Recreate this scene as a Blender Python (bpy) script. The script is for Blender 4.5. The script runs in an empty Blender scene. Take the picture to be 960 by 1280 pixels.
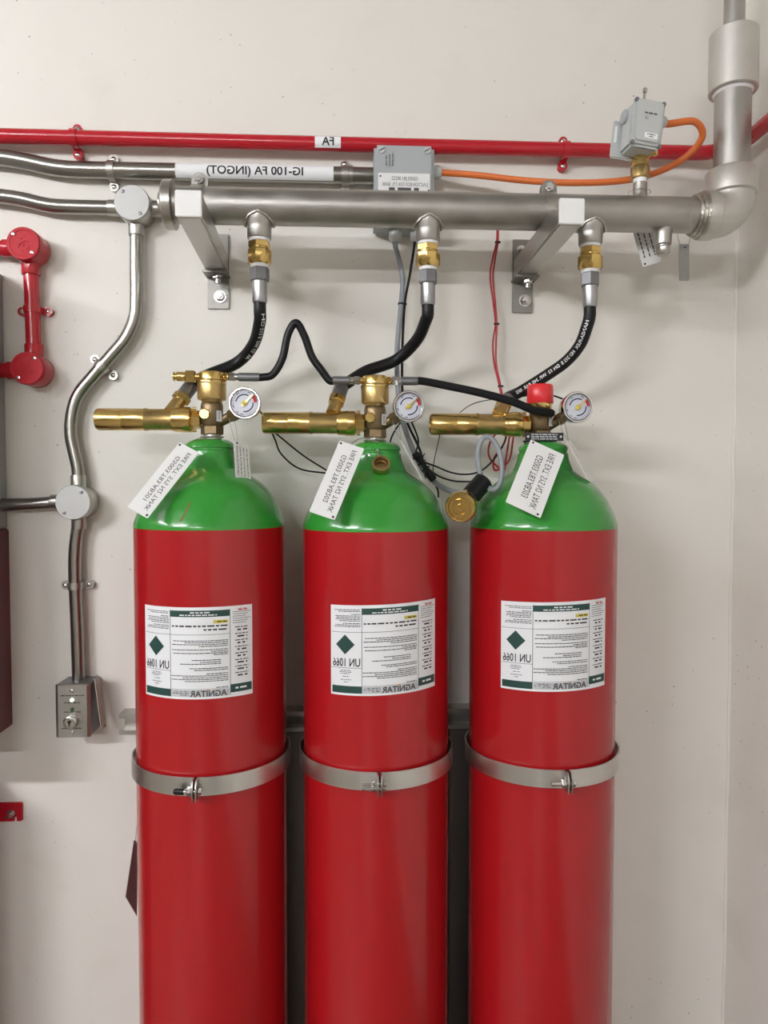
import bpy, bmesh, math, random
from mathutils import Vector, Matrix
random.seed(7)
V = Vector
S = bpy.context.scene
C = S.collection
rad = math.radians

# ------------------------------------------------------------------ camera
FPX, CX, CY = 900.0, 480.0, 640.0          # focal length and centre of the 960x1280 frame
CAM = V((0.0, -1.5, 1.45))
YAW, PITCH = rad(3.0), rad(2.16)
FW = V((math.sin(YAW)*math.cos(PITCH), math.cos(YAW)*math.cos(PITCH), -math.sin(PITCH)))
RT = V((math.cos(YAW), -math.sin(YAW), 0))
UP = RT.cross(FW)
cd = bpy.data.cameras.new('camera'); cam = bpy.data.objects.new('camera', cd); C.objects.link(cam)
cd.sensor_fit = 'VERTICAL'; cd.sensor_height = 36.0; cd.lens = FPX/1280*36.0; cd.clip_start = 0.02
cam.matrix_world = Matrix(((RT.x, UP.x, -FW.x, CAM.x), (RT.y, UP.y, -FW.y, CAM.y), (RT.z, UP.z, -FW.z, CAM.z), (0, 0, 0, 1)))
S.camera = cam

def W(px, py, Y=0.0):
    """pixel of the photograph -> point on the plane at distance Y from the back wall"""
    d = FW + RT*((px-CX)/FPX) + UP*((CY-py)/FPX)
    return CAM + d*((Y-CAM.y)/d.y)

# ------------------------------------------------------------------ world, exposure
w = bpy.data.worlds.new('world'); S.world = w; w.use_nodes = True
w.node_tree.nodes['Background'].inputs[0].default_value = (0.9, 0.93, 1.0, 1)
w.node_tree.nodes['Background'].inputs[1].default_value = 0.05
S.view_settings.view_transform = 'Standard'; S.view_settings.look = 'None'
S.view_settings.gamma = 1.0; S.view_settings.use_curve_mapping = False
S.view_settings.exposure = 0.58

# ceiling luminaires of the plant room: (x, y, length, width, along x?, watts)
CEIL = 3.0                                             # lamps: x, y, length, along x?, strength
LAMPS = [(-3.3, -1.7, 1.5, False, 40),
         (-2.6, -3.2, 1.5, True, 130),
         (-1.5, -6.5, 1.5, True, 120)]

# ------------------------------------------------------------------ materials
def nodes(m):
    m.use_nodes = True
    return m.node_tree.nodes, m.node_tree.links, m.node_tree.nodes['Principled BSDF']

def mat(name, col, rough=0.5, metal=0.0, coat=0.0, var=0.0, scale=60.0, rvar=0.0, bump=0.0, bscale=200.0, stretch=(1, 1, 1), spec=None, emit=None):
    m = bpy.data.materials.new(name)
    n, l, b = nodes(m)
    b.inputs['Base Color'].default_value = (*col, 1)
    b.inputs['Roughness'].default_value = rough
    b.inputs['Metallic'].default_value = metal
    b.inputs['Coat Weight'].default_value = coat
    b.inputs['Coat Roughness'].default_value = 0.08
    if spec is not None: b.inputs['Specular IOR Level'].default_value = spec
    if emit:
        b.inputs['Emission Color'].default_value = (*col, 1); b.inputs['Emission Strength'].default_value = emit
    if var or rvar or bump:
        tc = n.new('ShaderNodeTexCoord'); mp = n.new('ShaderNodeMapping')
        l.new(tc.outputs['Object'], mp.inputs[0]); mp.inputs['Scale'].default_value = stretch
        nz = n.new('ShaderNodeTexNoise'); nz.inputs['Scale'].default_value = scale; nz.inputs['Detail'].default_value = 5
        l.new(mp.outputs[0], nz.inputs['Vector'])
        if var:
            mx = n.new('ShaderNodeMix'); mx.data_type = 'RGBA'
            mx.inputs['A'].default_value = (*[c*(1-var) for c in col], 1)
            mx.inputs['B'].default_value = (*[min(1, c*(1+var)) for c in col], 1)
            l.new(nz.outputs['Fac'], mx.inputs['Factor']); l.new(mx.outputs['Result'], b.inputs['Base Color'])
        if rvar:
            mr = n.new('ShaderNodeMapRange'); mr.inputs['From Min'].default_value = 0.3; mr.inputs['From Max'].default_value = 0.7
            mr.inputs['To Min'].default_value = max(0.02, rough-rvar); mr.inputs['To Max'].default_value = rough+rvar
            l.new(nz.outputs['Fac'], mr.inputs['Value']); l.new(mr.outputs[0], b.inputs['Roughness'])
        if bump:
            n2 = n.new('ShaderNodeTexNoise'); n2.inputs['Scale'].default_value = bscale; n2.inputs['Detail'].default_value = 3
            l.new(mp.outputs[0], n2.inputs['Vector'])
            bp = n.new('ShaderNodeBump'); bp.inputs['Strength'].default_value = bump; bp.inputs['Distance'].default_value = 0.002
            l.new(n2.outputs['Fac'], bp.inputs['Height']); l.new(bp.outputs[0], b.inputs['Normal'])
    return m

def wall_material():
    m = bpy.data.materials.new('painted_plaster')
    n, l, b = nodes(m)
    b.inputs['Roughness'].default_value = 0.55
    tc = n.new('ShaderNodeTexCoord')
    def noise(scale, detail=4, vec=None):
        z = n.new('ShaderNodeTexNoise'); z.inputs['Scale'].default_value = scale; z.inputs['Detail'].default_value = detail
        l.new(vec or tc.outputs['Object'], z.inputs['Vector']); return z
    def ramp(src, a, c, t0=0.0, t1=1.0):
        r = n.new('ShaderNodeMapRange'); r.inputs['From Min'].default_value = a; r.inputs['From Max'].default_value = c
        r.inputs['To Min'].default_value = t0; r.inputs['To Max'].default_value = t1
        l.new(src, r.inputs['Value']); return r.outputs[0]
    def mix(a, bcol, fac):
        x = n.new('ShaderNodeMix'); x.data_type = 'RGBA'
        if isinstance(a, tuple): x.inputs['A'].default_value = a
        else: l.new(a, x.inputs['A'])
        x.inputs['B'].default_value = bcol
        l.new(fac, x.inputs['Factor']); return x.outputs['Result']
    base = mix((0.80, 0.775, 0.72, 1), (0.765, 0.735, 0.668, 1), noise(2.2).outputs['Fac'])
    smudge = ramp(noise(7.0, 6).outputs['Fac'], 0.56, 0.78, 0, 0.22)
    base = mix(base, (0.60, 0.55, 0.46, 1), smudge)
    # splashed black specks, gathered in patches
    vo = n.new('ShaderNodeTexVoronoi'); vo.inputs['Scale'].default_value = 48.0
    l.new(tc.outputs['Object'], vo.inputs['Vector'])
    dot = ramp(vo.outputs['Distance'], 0.06, 0.10, 1, 0)
    sel = n.new('ShaderNodeSeparateColor'); l.new(vo.outputs['Color'], sel.inputs[0])
    some = ramp(sel.outputs[0], 0.60, 0.64)
    patch = ramp(noise(2.6, 2).outputs['Fac'], 0.46, 0.62)
    m1 = n.new('ShaderNodeMath'); m1.operation = 'MULTIPLY'; l.new(dot, m1.inputs[0]); l.new(some, m1.inputs[1])
    m2 = n.new('ShaderNodeMath'); m2.operation = 'MULTIPLY'; l.new(m1.outputs[0], m2.inputs[0]); l.new(patch, m2.inputs[1])
    m3 = n.new('ShaderNodeMath'); m3.operation = 'MULTIPLY'; l.new(m2.outputs[0], m3.inputs[0]); m3.inputs[1].default_value = 0.75
    base = mix(base, (0.16, 0.12, 0.08, 1), m3.outputs[0])
    l.new(base, b.inputs['Base Color'])
    bp = n.new('ShaderNodeBump'); bp.inputs['Strength'].default_value = 0.12; bp.inputs['Distance'].default_value = 0.003
    l.new(noise(45, 4).outputs['Fac'], bp.inputs['Height']); l.new(bp.outputs[0], b.inputs['Normal'])
    return m

M = dict(
    wall=wall_material(),
    floor=mat('floor_paint', (0.16, 0.135, 0.105), 0.4, var=0.15, scale=6),
    far_wall=mat('far_wall_paint', (0.38, 0.355, 0.30), 0.6),
    ceiling=mat('ceiling_paint', (0.55, 0.55, 0.53), 0.7),
    red=mat('cylinder_red', (0.375, 0.007, 0.010), 0.25, coat=0.2, var=0.05, scale=8, bump=0.03, bscale=260, stretch=(1, 1, .25)),
    green=mat('cylinder_green', (0.028, 0.27, 0.030), 0.24, coat=0.5, var=0.10, scale=14, bump=0.10, bscale=120),
    pipe_red=mat('pipe_red', (0.47, 0.009, 0.020), 0.24, coat=0.2, bump=0.06, bscale=160),
    maroon=mat('maroon_paint', (0.10, 0.010, 0.018), 0.45),
    grey_steel=mat('grey_cabinet', (0.28, 0.275, 0.27), 0.5, var=0.1),
    steel=mat('stainless', (0.46, 0.445, 0.415), 0.36, 1, var=0.08, scale=40, rvar=0.03),
    conduit=mat('conduit_steel', (0.33, 0.318, 0.29), 0.28, 1),
    pipe=mat('manifold_steel', (0.42, 0.405, 0.375), 0.42, 1, var=0.25, scale=22, rvar=0.10, bump=0.05, bscale=90),
    cast=mat('cast_fitting', (0.60, 0.58, 0.54), 0.48, 0.9, var=0.10, scale=30, bump=0.12, bscale=300),
    weld=mat('weld_bead', (0.50, 0.47, 0.42), 0.3, 1, var=0.5, scale=140, bump=0.9, bscale=220),
    chrome=mat('bright_steel', (0.62, 0.61, 0.59), 0.20, 1),
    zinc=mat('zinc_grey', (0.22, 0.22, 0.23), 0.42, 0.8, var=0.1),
    ferrule=mat('ferrule_steel', (0.42, 0.42, 0.43), 0.32, 1, var=0.1),
    cover=mat('grey_cover', (0.50, 0.50, 0.485), 0.5, 0.3, var=0.06, scale=200),
    brass=mat('brass', (0.68, 0.48, 0.17), 0.22, 1, var=0.10, scale=30, rvar=0.06),
    brass_dull=mat('brass_dull', (0.52, 0.37, 0.155), 0.34, 1, var=0.2, scale=60, rvar=0.08),
    bronze=mat('bronze', (0.23, 0.165, 0.09), 0.42, 0.9, var=0.3, scale=70, bump=0.15),
    rubber=mat('black_rubber', (0.007, 0.007, 0.008), 0.40, spec=0.3),
    braid=mat('black_braid', (0.007, 0.007, 0.008), 0.7, bump=0.8, bscale=500, spec=0.25),
    wire=mat('black_wire', (0.008, 0.008, 0.008), 0.5, spec=0.3),
    red_wire=mat('red_wire', (0.42, 0.015, 0.02), 0.4),
    grey_cable=mat('grey_cable', (0.27, 0.29, 0.315), 0.45),
    orange=mat('orange_cable', (0.72, 0.17, 0.035), 0.42),
    plastic=mat('grey_plastic', (0.40, 0.42, 0.43), 0.42),
    plastic_l=mat('pale_grey_plastic', (0.52, 0.54, 0.53), 0.42),
    white=mat('white_plastic', (0.84, 0.84, 0.83), 0.42),
    tag=mat('white_tag', (0.80, 0.80, 0.79), 0.4),
    tape=mat('white_tape', (0.86, 0.87, 0.88), 0.6),
    paper=mat('label_paper', (0.78, 0.79, 0.80), 0.45),
    stain=mat('tan_tag', (0.50, 0.43, 0.37), 0.6, var=0.2, scale=90),
    dulltag=mat('dull_metal_tag', (0.27, 0.265, 0.25), 0.5, 0.7, var=0.2, scale=150),
    ink=mat('black_ink', (0.02, 0.02, 0.022), 0.6),
    greyink=mat('grey_ink', (0.07, 0.07, 0.075), 0.6),
    palegrey=mat('pale_grey_ink', (0.50, 0.51, 0.52), 0.6),
    greenink=mat('dark_green_ink', (0.012, 0.055, 0.045), 0.5),
    yellow=mat('yellow_ink', (0.62, 0.52, 0.08), 0.6),
    redink=mat('red_ink', (0.5, 0.03, 0.03), 0.6),
    orangeink=mat('orange_ink', (0.8, 0.28, 0.03), 0.6),
    whiteink=mat('white_ink', (0.8, 0.8, 0.8), 0.6),
    blueink=mat('navy_ink', (0.012, 0.016, 0.07), 0.5),
    dial=mat('dial_white', (0.60, 0.62, 0.69), 0.35),
    redcap=mat('red_plastic_cap', (0.72, 0.020, 0.028), 0.35, coat=0.2),
    plate=mat('black_plate', (0.015, 0.017, 0.022), 0.35),
    dark=mat('dark_gap', (0.02, 0.02, 0.02), 0.7),
    led=mat('lit_led', (0.75, 1.0, 0.6), 0.4, emit=2.0),
    ledg=mat('dark_led', (0.05, 0.10, 0.04), 0.3),
    housing=mat('lamp_housing', (0.8, 0.8, 0.8), 0.5),
    dullsteel=mat('dull_steel', (0.33, 0.32, 0.295), 0.5, 1, var=0.1, scale=50),
    cover_red=mat('cover_red', (0.47, 0.009, 0.018), 0.45, spec=0.2, bump=0.1, bscale=300),
    strap=mat('strap_steel', (0.66, 0.645, 0.61), 0.34, 1, var=0.04),
    post=mat('post_steel', (0.20, 0.195, 0.185), 0.38, 1, var=0.1),
    stampred=mat('stamp_red', (0.30, 0.06, 0.015), 0.5),
    card=mat('mauve_card', (0.26, 0.19, 0.20), 0.5),
)

# ------------------------------------------------------------------ mesh helpers
def frame(ax):
    ax = V(ax).normalized()
    ref = V((0, 0, 1)) if abs(ax.z) < 0.9 else V((1, 0, 0))
    u = ax.cross(ref).normalized(); v = ax.cross(u).normalized()
    return ax, u, v

def cr(pts, n=8):
    """Catmull-Rom through points"""
    pts = [V(p) for p in pts]
    P = [pts[0]*2-pts[1]] + pts + [pts[-1]*2-pts[-2]]
    out = []
    for i in range(1, len(P)-2):
        a, b, c, d = P[i-1:i+3]
        for k in range(n):
            t = k/n
            out.append(0.5*((2*b)+(c-a)*t+(2*a-5*b+4*c-d)*t*t+(3*b-a-3*c+d)*t**3))
    out.append(pts[-1]); return out

def fillet(pts, r, n=8):
    """polyline with rounded corners"""
    pts = [V(p) for p in pts]; out = [pts[0]]
    for i in range(1, len(pts)-1):
        a, b, c = pts[i-1:i+2]
        d1 = (a-b).normalized(); d2 = (c-b).normalized()
        t = min(r, (a-b).length*.49, (c-b).length*.49)
        p, q = b+d1*t, b+d2*t
        for k in range(n+1):
            s = k/n
            out.append(p*(1-s)**2+b*2*s*(1-s)+q*s*s)
    out.append(pts[-1]); return out

class MB:
    def __init__(s): s.v, s.f = [], []
    def add(s, vs, fs):
        k = len(s.v); s.v += [tuple(p) for p in vs]; s.f += [tuple(i+k for i in f) for f in fs]; return s
    def box(s, c, size, X=(1, 0, 0), Y=(0, 1, 0), Z=(0, 0, 1)):
        c, X, Y, Z = V(c), V(X), V(Y), V(Z); a, b, d = [q/2 for q in size]
        vs = [c+X*a*i+Y*b*j+Z*d*k for k in (-1, 1) for j in (-1, 1) for i in (-1, 1)]
        return s.add(vs, [(0, 2, 3, 1), (4, 5, 7, 6), (0, 1, 5, 4), (2, 6, 7, 3), (0, 4, 6, 2), (1, 3, 7, 5)])
    def prism(s, poly, O, X, Y, N, depth):
        """2-d polygon in frame (X,Y) at O, extruded by depth along N"""
        O, X, Y, N = V(O), V(X), V(Y), V(N); n = len(poly)
        a = [O+X*x+Y*y for x, y in poly]; b = [p+N*depth for p in a]
        return s.add(a+b, [tuple(range(n))[::-1], tuple(range(n, 2*n))]+[(i, (i+1) % n, n+(i+1) % n, n+i) for i in range(n)])
    def lathe(s, o, ax, prof, seg=28, phase=0.0, caps=True):
        """prof: (height, radius) pairs along the axis"""
        o = V(o); ax, u, v = frame(ax); vs, fs = [], []
        for h, r in prof:
            for k in range(seg):
                t = phase+2*math.pi*k/seg
                vs.append(o+ax*h+(u*math.cos(t)+v*math.sin(t))*r)
        m = len(prof)
        for i in range(m-1):
            for k in range(seg):
                a, b = i*seg+k, i*seg+(k+1) % seg
                fs.append((a, b, b+seg, a+seg))
        if caps:
            fs.append(tuple(range(seg))[::-1]); fs.append(tuple(range((m-1)*seg, m*seg)))
        return s.add(vs, fs)
    def cyl(s, a, b, r, seg=24, r2=None, ch=0.0):
        a, b = V(a), V(b); L = (b-a).length; r2 = r if r2 is None else r2
        pr = [(0, r), (L, r2)] if not ch else [(0, r-ch), (ch, r), (L-ch, r2), (L, r2-ch)]
        return s.lathe(a, b-a, pr, seg)
    def hexa(s, a, b, r, phase=0.0, ch=0.0015):
        a, b = V(a), V(b); L = (b-a).length
        return s.lathe(a, b-a, [(0, r-ch), (ch, r), (L-ch, r), (L, r-ch)], 6, phase)
    def tube(s, path, r, seg=12, closed=False):
        path = [V(p) for p in path]; n = len(path)
        def tan(i):
            if closed: return (path[(i+1) % n]-path[i-1]).normalized()
            return (path[min(i+1, n-1)]-path[max(i-1, 0)]).normalized()
        t = tan(0); _, u, _ = frame(t); vs, fs = [], []
        for i in range(n):
            t = tan(i); u = (u-t*u.dot(t)).normalized(); v = t.cross(u)
            rr = r(i/(n-1)) if callable(r) else r
            for k in range(seg):
                a = 2*math.pi*k/seg; vs.append(path[i]+(u*math.cos(a)+v*math.sin(a))*rr)
        for i in range(n if closed else n-1):
            j = (i+1) % n
            for k in range(seg):
                fs.append((i*seg+k, i*seg+(k+1) % seg, j*seg+(k+1) % seg, j*seg+k))
        if not closed: fs += [tuple(range(seg))[::-1], tuple(range((n-1)*seg, n*seg))]
        return s.add(vs, fs)
    def torus(s, c, ax, R, r, seg=28, rs=8):
        c = V(c); ax, u, v = frame(ax)
        return s.tube([c+(u*math.cos(2*math.pi*k/seg)+v*math.sin(2*math.pi*k/seg))*R for k in range(seg)], r, rs, True)
    def build(s, name, m, parent=None, bevel=0.0, smooth=38):
        me = bpy.data.meshes.new(name); me.from_pydata(s.v, [], s.f)
        bm = bmesh.new(); bm.from_mesh(me); bmesh.ops.recalc_face_normals(bm, faces=bm.faces)
        if bevel:
            es = [e for e in bm.edges if len(e.link_faces) == 2 and e.calc_face_angle(0) > rad(40)]
            bmesh.ops.bevel(bm, geom=es, offset=bevel, segments=2, affect='EDGES', clamp_overlap=True)
        bm.to_mesh(me); bm.free()
        if smooth:
            me.polygons.foreach_set('use_smooth', [True]*len(me.polygons)); me.set_sharp_from_angle(angle=rad(smooth))
        return link(name, me, m, parent)

def link(name, me, m, parent=None):
    o = bpy.data.objects.new(name, me); me.materials.append(M[m]); C.objects.link(o)
    return o

def tagit(o, label=None, cat=None, group=None, kind=None):
    if label: o['label'] = label
    if cat: o['category'] = cat
    if group: o['group'] = group
    if kind: o['kind'] = kind
    return o

def thing(name, loc, label, cat, group=None):
    o = bpy.data.objects.new(name, None); C.objects.link(o); o.location = loc; o.empty_display_size = 0.03
    return tagit(o, label, cat, group)

# children built in world coordinates
def child(mb, name, m, parent, bevel=0.0, smooth=38, label=None):
    o = mb.build(name, m, None, bevel, smooth); attach(o, parent)
    if label: o['label'] = label
    return o

def attach(o, parent):
    o.parent = parent
    mw = Matrix.Identity(4); p = parent
    if p.type == 'EMPTY': mw = Matrix.Translation(p.location)
    o.matrix_parent_inverse = mw.inverted()
    return o

# ------------------------------------------------------------------ text and print
_font = {}
def glyphs(txt, bold=0.0, cuts=0):
    key = (txt, bold, cuts)
    if key not in _font:
        cu = bpy.data.curves.new('t', 'FONT'); cu.body = txt; cu.size = 1.0; cu.resolution_u = 3; cu.offset = bold; cu.align_x = 'CENTER'
        o = bpy.data.objects.new('t', cu); C.objects.link(o)
        dg = bpy.context.evaluated_depsgraph_get(); dg.update()
        me = bpy.data.meshes.new_from_object(o.evaluated_get(dg))
        if cuts:                                       # slice the letters so that they can bend round a pipe
            bm = bmesh.new(); bm.from_mesh(me)
            for k in range(cuts):
                bmesh.ops.bisect_plane(bm, geom=bm.verts[:]+bm.edges[:]+bm.faces[:], plane_co=(0, -.15+1.0*k/cuts, 0), plane_no=(0, 1, 0))
            bm.to_mesh(me); bm.free()
        _font[key] = ([tuple(v.co) for v in me.vertices], [tuple(p.vertices) for p in me.polygons])
        bpy.data.objects.remove(o); bpy.data.curves.remove(cu); bpy.data.meshes.remove(me)
    return _font[key]

def text_on(mb, txt, fn, size, width=None, bold=0.0, cuts=0):
    """lettering centred on (0,0) mapped by fn(x, y); cap height = size, squeezed to width when given"""
    vs, fs = glyphs(txt, bold, cuts)
    if not vs: return mb
    k = size/0.70
    xs = [v[0] for v in vs]; wd = (max(xs)-min(xs))*k; cx = (max(xs)+min(xs))/2
    sx = (width/wd if width else 1.0)*k
    return mb.add([fn((v[0]-cx)*sx, v[1]*k-size/2) for v in vs], fs)

def plane_fn(O, d, u):
    O, d, u = V(O), V(d), V(u)
    return lambda x, y: O+d*x+u*y

def dashes(mb, fn, x0, x1, y, h, seed, density=0.8):
    """a line of print too small to read: word-long strokes"""
    r = random.Random(seed); x = x0
    while x < x1:
        L = r.uniform(1.2, 4.5)*h; e = min(x+L, x1)
        mb.add([fn(x, y-h/2), fn(e, y-h/2), fn(e, y+h/2), fn(x, y+h/2)], [(0, 1, 2, 3)])
        x = e+h*0.55/density
    return mb

def rect(mb, fn, x0, x1, y0, y1, n=1):
    for i in range(n):
        a, b = x0+(x1-x0)*i/n, x0+(x1-x0)*(i+1)/n
        mb.add([fn(a, y0), fn(b, y0), fn(b, y1), fn(a, y1)], [(0, 1, 2, 3)])
    return mb

XA, YA, ZA = V((1, 0, 0)), V((0, 1, 0)), V((0, 0, 1))
MX = -XA                                              # lettering in this place reads right to left

# ------------------------------------------------------------------ the room
XR = W(916, 640, 0).x                                 # the corner with the right wall
XL, YF = -7.0, -10.0
def slab(name, lo, hi, m):
    lo, hi = V(lo), V(hi)
    return tagit(MB().box((lo+hi)/2, hi-lo).build(name, m, smooth=0), kind='structure')
slab('wall_back', (XL-.1, 0, 0), (XR+.1, .1, CEIL), 'wall')
slab('wall_right', (XR, YF, 0), (XR+.1, 0, CEIL), 'wall')
slab('wall_left', (XL-.1, YF, 0), (XL, 0, CEIL), 'far_wall')
slab('wall_front', (XL-.1, YF-.1, 0), (XR+.1, YF, CEIL), 'far_wall')
slab('floor', (XL-.1, YF-.1, -.1), (XR+.1, .1, 0), 'floor')
slab('ceiling', (XL-.1, YF-.1, CEIL), (XR+.1, .1, CEIL+.1), 'ceiling')
r_ = random.Random(3)
tagit(MB().tube([(XR-.002+r_.uniform(-.0012, .0012), -.002+r_.uniform(-.001, .001), z*.08) for z in range(0, 38)], .0035, 8).build('trim_1', 'wall'), kind='structure')

for i, (x, y, L, alongx, power) in enumerate(LAMPS):
    d = XA if alongx else YA; sd = YA if alongx else XA; z = CEIL-.25
    t = thing('ceiling_luminaire', (x, y, CEIL), ['hanging batten luminaire over the wall cabinets', 'hanging batten luminaire in mid room', 'hanging batten luminaire far in the room'][i], 'ceiling light', 'batten luminaires')
    child(MB().box((x, y, z+.055), (L, .10, .05), d, sd, ZA), 'housing', 'housing', t, .006)
    for s_ in (-1, 1): child(MB().cyl(V((x, y, z+.07))+d*s_*L*.4, V((x, y, CEIL))+d*s_*L*.4, .006, 8), 'hanger', 'housing', t)
    M['glow%d' % i] = mat('lamp_diffuser', (0.96, 0.965, 1.0), 0.4, emit=power)
    child(MB().cyl(V((x, y, z))-d*L/2, V((x, y, z))+d*L/2, .05, 12), 'diffuser', 'glow%d' % i, t)

# ------------------------------------------------------------------ gas cylinders
YT = -0.18                                            # axis distance from the wall
RC = 0.1335
TX = [W(264, 700, YT).x, W(470, 700, YT).x, W(677.5, 700, YT).x]
TDZ = [0.0, -0.004, -0.003]
Z_SH = W(264, 657.5, YT).z                            # red / green line
Z_TOP = W(264, 549, YT).z                             # top of the neck ring
LAB = [rad(-1.8), rad(4.9), rad(-4.1)]
NAMES = ['AB201', 'AB202', 'AB203']

def cyl_fn(x, R, a0, zc):
    return lambda u, v: V((x+R*math.sin(a0+u/RC), YT-R*math.cos(a0+u/RC), zc+v))

def gas_cylinder(i):
    x, dz = TX[i], TDZ[i]; zs = Z_SH+dz; zt = Z_TOP+dz
    t = thing('gas_cylinder', (x, YT, 0), ['red gas cylinder with green shoulder, first beside the key switch box',
              'red gas cylinder with green shoulder, middle of three, brass cap on chain',
              'red gas cylinder with green shoulder, below the red plastic cap'][i], 'gas cylinder', 'red and green gas cylinders')
    prof = [(0, RC*.80), (.006, RC*.93), (.022, RC*.995), (.03, RC), (zs, RC)]
    child(MB().lathe((x, YT, 0), ZA, prof, 96), 'cylinder_body', 'red', t)
    rn = .0455; zn2 = W(264, 584, YT).z+dz; h = zn2-zs
    ctl = [(0, 1), (.05, .998), (.12, .984), (.212, .957), (.30, .930), (.38, .899), (.46, .868), (.53, .830), (.60, .790), (.666, .742), (.74, .676), (.807, .602), (.87, .525), (.93, .455), (1, .385)]
    pr = [(p.x*h, p.y*RC) for p in cr([V((u, v, 0)) for u, v in ctl], 3)]
    child(MB().lathe((x, YT, zs), ZA, pr, 96), 'shoulder', 'green', t)
    zq_ = lambda py: W(264, py, YT).z+dz
    child(MB().lathe((x, YT, 0), ZA, [(zq_(587), .056), (zq_(580), .0515), (zq_(574), .0480), (zq_(569), .0462), (zq_(564.5), rn), (zq_(563.5), rn-.0022), (zq_(561), rn-.0022), (zq_(560), rn-.0004), (zq_(556), rn-.0015), (zq_(553), rn-.006), (zq_(550), .032), (zq_(549), .020)], 64), 'neck_ring', 'green', t)
    if i == 0:                                          # small red inspection stamp painted on the shoulder
        def dome(a, hh):
            k = max(j for j in range(len(pr)-1) if pr[j][0] <= hh); f = (hh-pr[k][0])/(pr[k+1][0]-pr[k][0])
            r = pr[k][1]*(1-f)+pr[k+1][1]*f+.0004
            return V((x+r*math.sin(a), YT-r*math.cos(a), zs+hh))
        st_ = MB()
        for j in range(9):
            h0 = .014+.0036*j; a_ = rad(-12)+.012*j
            st_.add([dome(a_, h0), dome(a_+.030, h0+.0004), dome(a_+.034, h0+.0024), dome(a_+.004, h0+.0020)], [(0, 1, 2, 3)])
        child(st_, 'stamp', 'stampred', t, smooth=0)['kind'] = 'stuff'
    # hazard label
    LW, LH = .1955, .152
    zc = W(264, 815, YT-RC*.93).z+dz*.5+[0, .004, .005][i]; a0 = LAB[i]
    sk = [.0, .035, .030][i]                           # labels sit a little askew
    R1, R2, R3 = RC+.0005, RC+.0009, RC+.0013
    def sheet(R):
        f = cyl_fn(x, R, a0, zc); return lambda u, v: f((u-.5)*LW, (.5-v)*LH+(u-.5)*LW*sk)
    f1, f2, f3 = sheet(R1), sheet(R2), sheet(R3)
    lb = child(rect(MB(), f1, 0, 1, 0, 1, 30), 'hazard_label', 'paper', t, smooth=60, label='white and dark green printed label')
    child(rect(MB(), f2, .295, .795, .035, .105, 16), 'header_band', 'greenink', lb, smooth=0)
    child(rect(MB(), f2, .015, .29, .895, .975, 8), 'footer_band', 'greenink', lb, smooth=0)
    child(rect(MB(), f2, .80, .99, .86, .95, 6), 'footer_band', 'greenink', lb, smooth=0)
    dm = MB(); nn = 12
    for q in range(nn):
        e0, e1 = [abs(2*c/nn-1) for c in (q, q+1)]; u0, u1 = .055+.175*q/nn, .055+.175*(q+1)/nn
        dm.add([f2(u0, .435-.11*(1-e0)), f2(u1, .435-.11*(1-e1)), f2(u1, .435+.11*(1-e1)), f2(u0, .435+.11*(1-e0))], [(0, 1, 2, 3)])
    child(dm, 'hazard_diamond', 'greenink', lb, smooth=0)
    k = MB()
    for u in (.2925, .7975): rect(k, f2, u-.002, u+.002, .03, .975)
    rect(k, f2, .01, .795, .296, .300, 24); rect(k, f2, .01, .295, .692, .696, 8); rect(k, f2, .30, .79, .890, .893, 16)
    for j, (v, a, b) in enumerate([(.05, .04, .28), (.068, .08, .28), (.10, .20, .28), (.118, .05, .28), (.136, .06, .28), (.154, .05, .28), (.172, .09, .28), (.20, .12, .28), (.218, .05, .28), (.236, .04, .28)]):
        dashes(k, f2, a, b, v, .008, 100*i+j)
    rows = [(.365, .32, .78), (.385, .42, .78), (.405, .31, .78), (.425, .54, .78), (.462, .31, .78), (.482, .64, .78), (.50, .32, .78), (.518, .66, .78),
            (.575, .48, .72), (.597, .55, .72), (.617, .38, .72), (.665, .46, .78), (.685, .50, .78), (.725, .60, .78), (.745, .30, .78), (.765, .40, .78), (.785, .30, .78), (.805, .42, .78), (.878, .68, .78), (.915, .33, .45), (.935, .31, .45), (.955, .38, .45)]
    for j, (v, a, b) in enumerate(rows): dashes(k, f2, a, b, v, .0085, 300+100*i+j, 1.2)
    for j, (v, a, b) in enumerate([(.722, .10, .19), (.74, .09, .20), (.758, .10, .18), (.79, .12, .18), (.825, .10, .20), (.85, .13, .17)]): dashes(k, f2, a, b, v, .007, 700+j+i, .7)
    for j in range(6): dashes(k, f2, .82, .98-.02*(j % 3), .066+.024*j, .006, 800+j+i, 1.3)
    for j in range(8):
        dashes(k, f2, .84, .96, .235+.072*j, .010, 900+j+i); dashes(k, f2, .86, .95, .265+.072*j, .017, 950+j+i, .5)
    dashes(k, f2, .31, .78, .205, .016, 31, .8); dashes(k, f2, .58, .78, .245, .016, 32, .8)
    def tf(f, u0, v0): return lambda X_, Y_: f(u0-X_/LW, v0-Y_/LH)
    text_on(k, 'UN 1066', tf(f2, .150, .632), .0135, .050, .012)
    child(k, 'black_print', 'ink', lb, smooth=0)['kind'] = 'stuff'
    child(rect(MB(), f2, .66, .78, .142, .178, 4), 'yellow_print', 'yellow', lb, smooth=0)
    child(dashes(MB(), f3, .69, .77, .16, .012, 5), 'warning_print', 'ink', lb, smooth=0)
    child(rect(MB(), f2, .30, .79, .900, .975, 14), 'grey_strip', 'palegrey', lb, smooth=0)
    child(text_on(MB(), 'AGNITAR', tf(f3, .615, .938), .0098, .060, .03), 'maker_print', 'greyink', lb, smooth=0)
    child(rect(MB(), f3, .605, .62, .888, .902), 'orange_dot', 'orangeink', lb, smooth=0)
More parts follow.
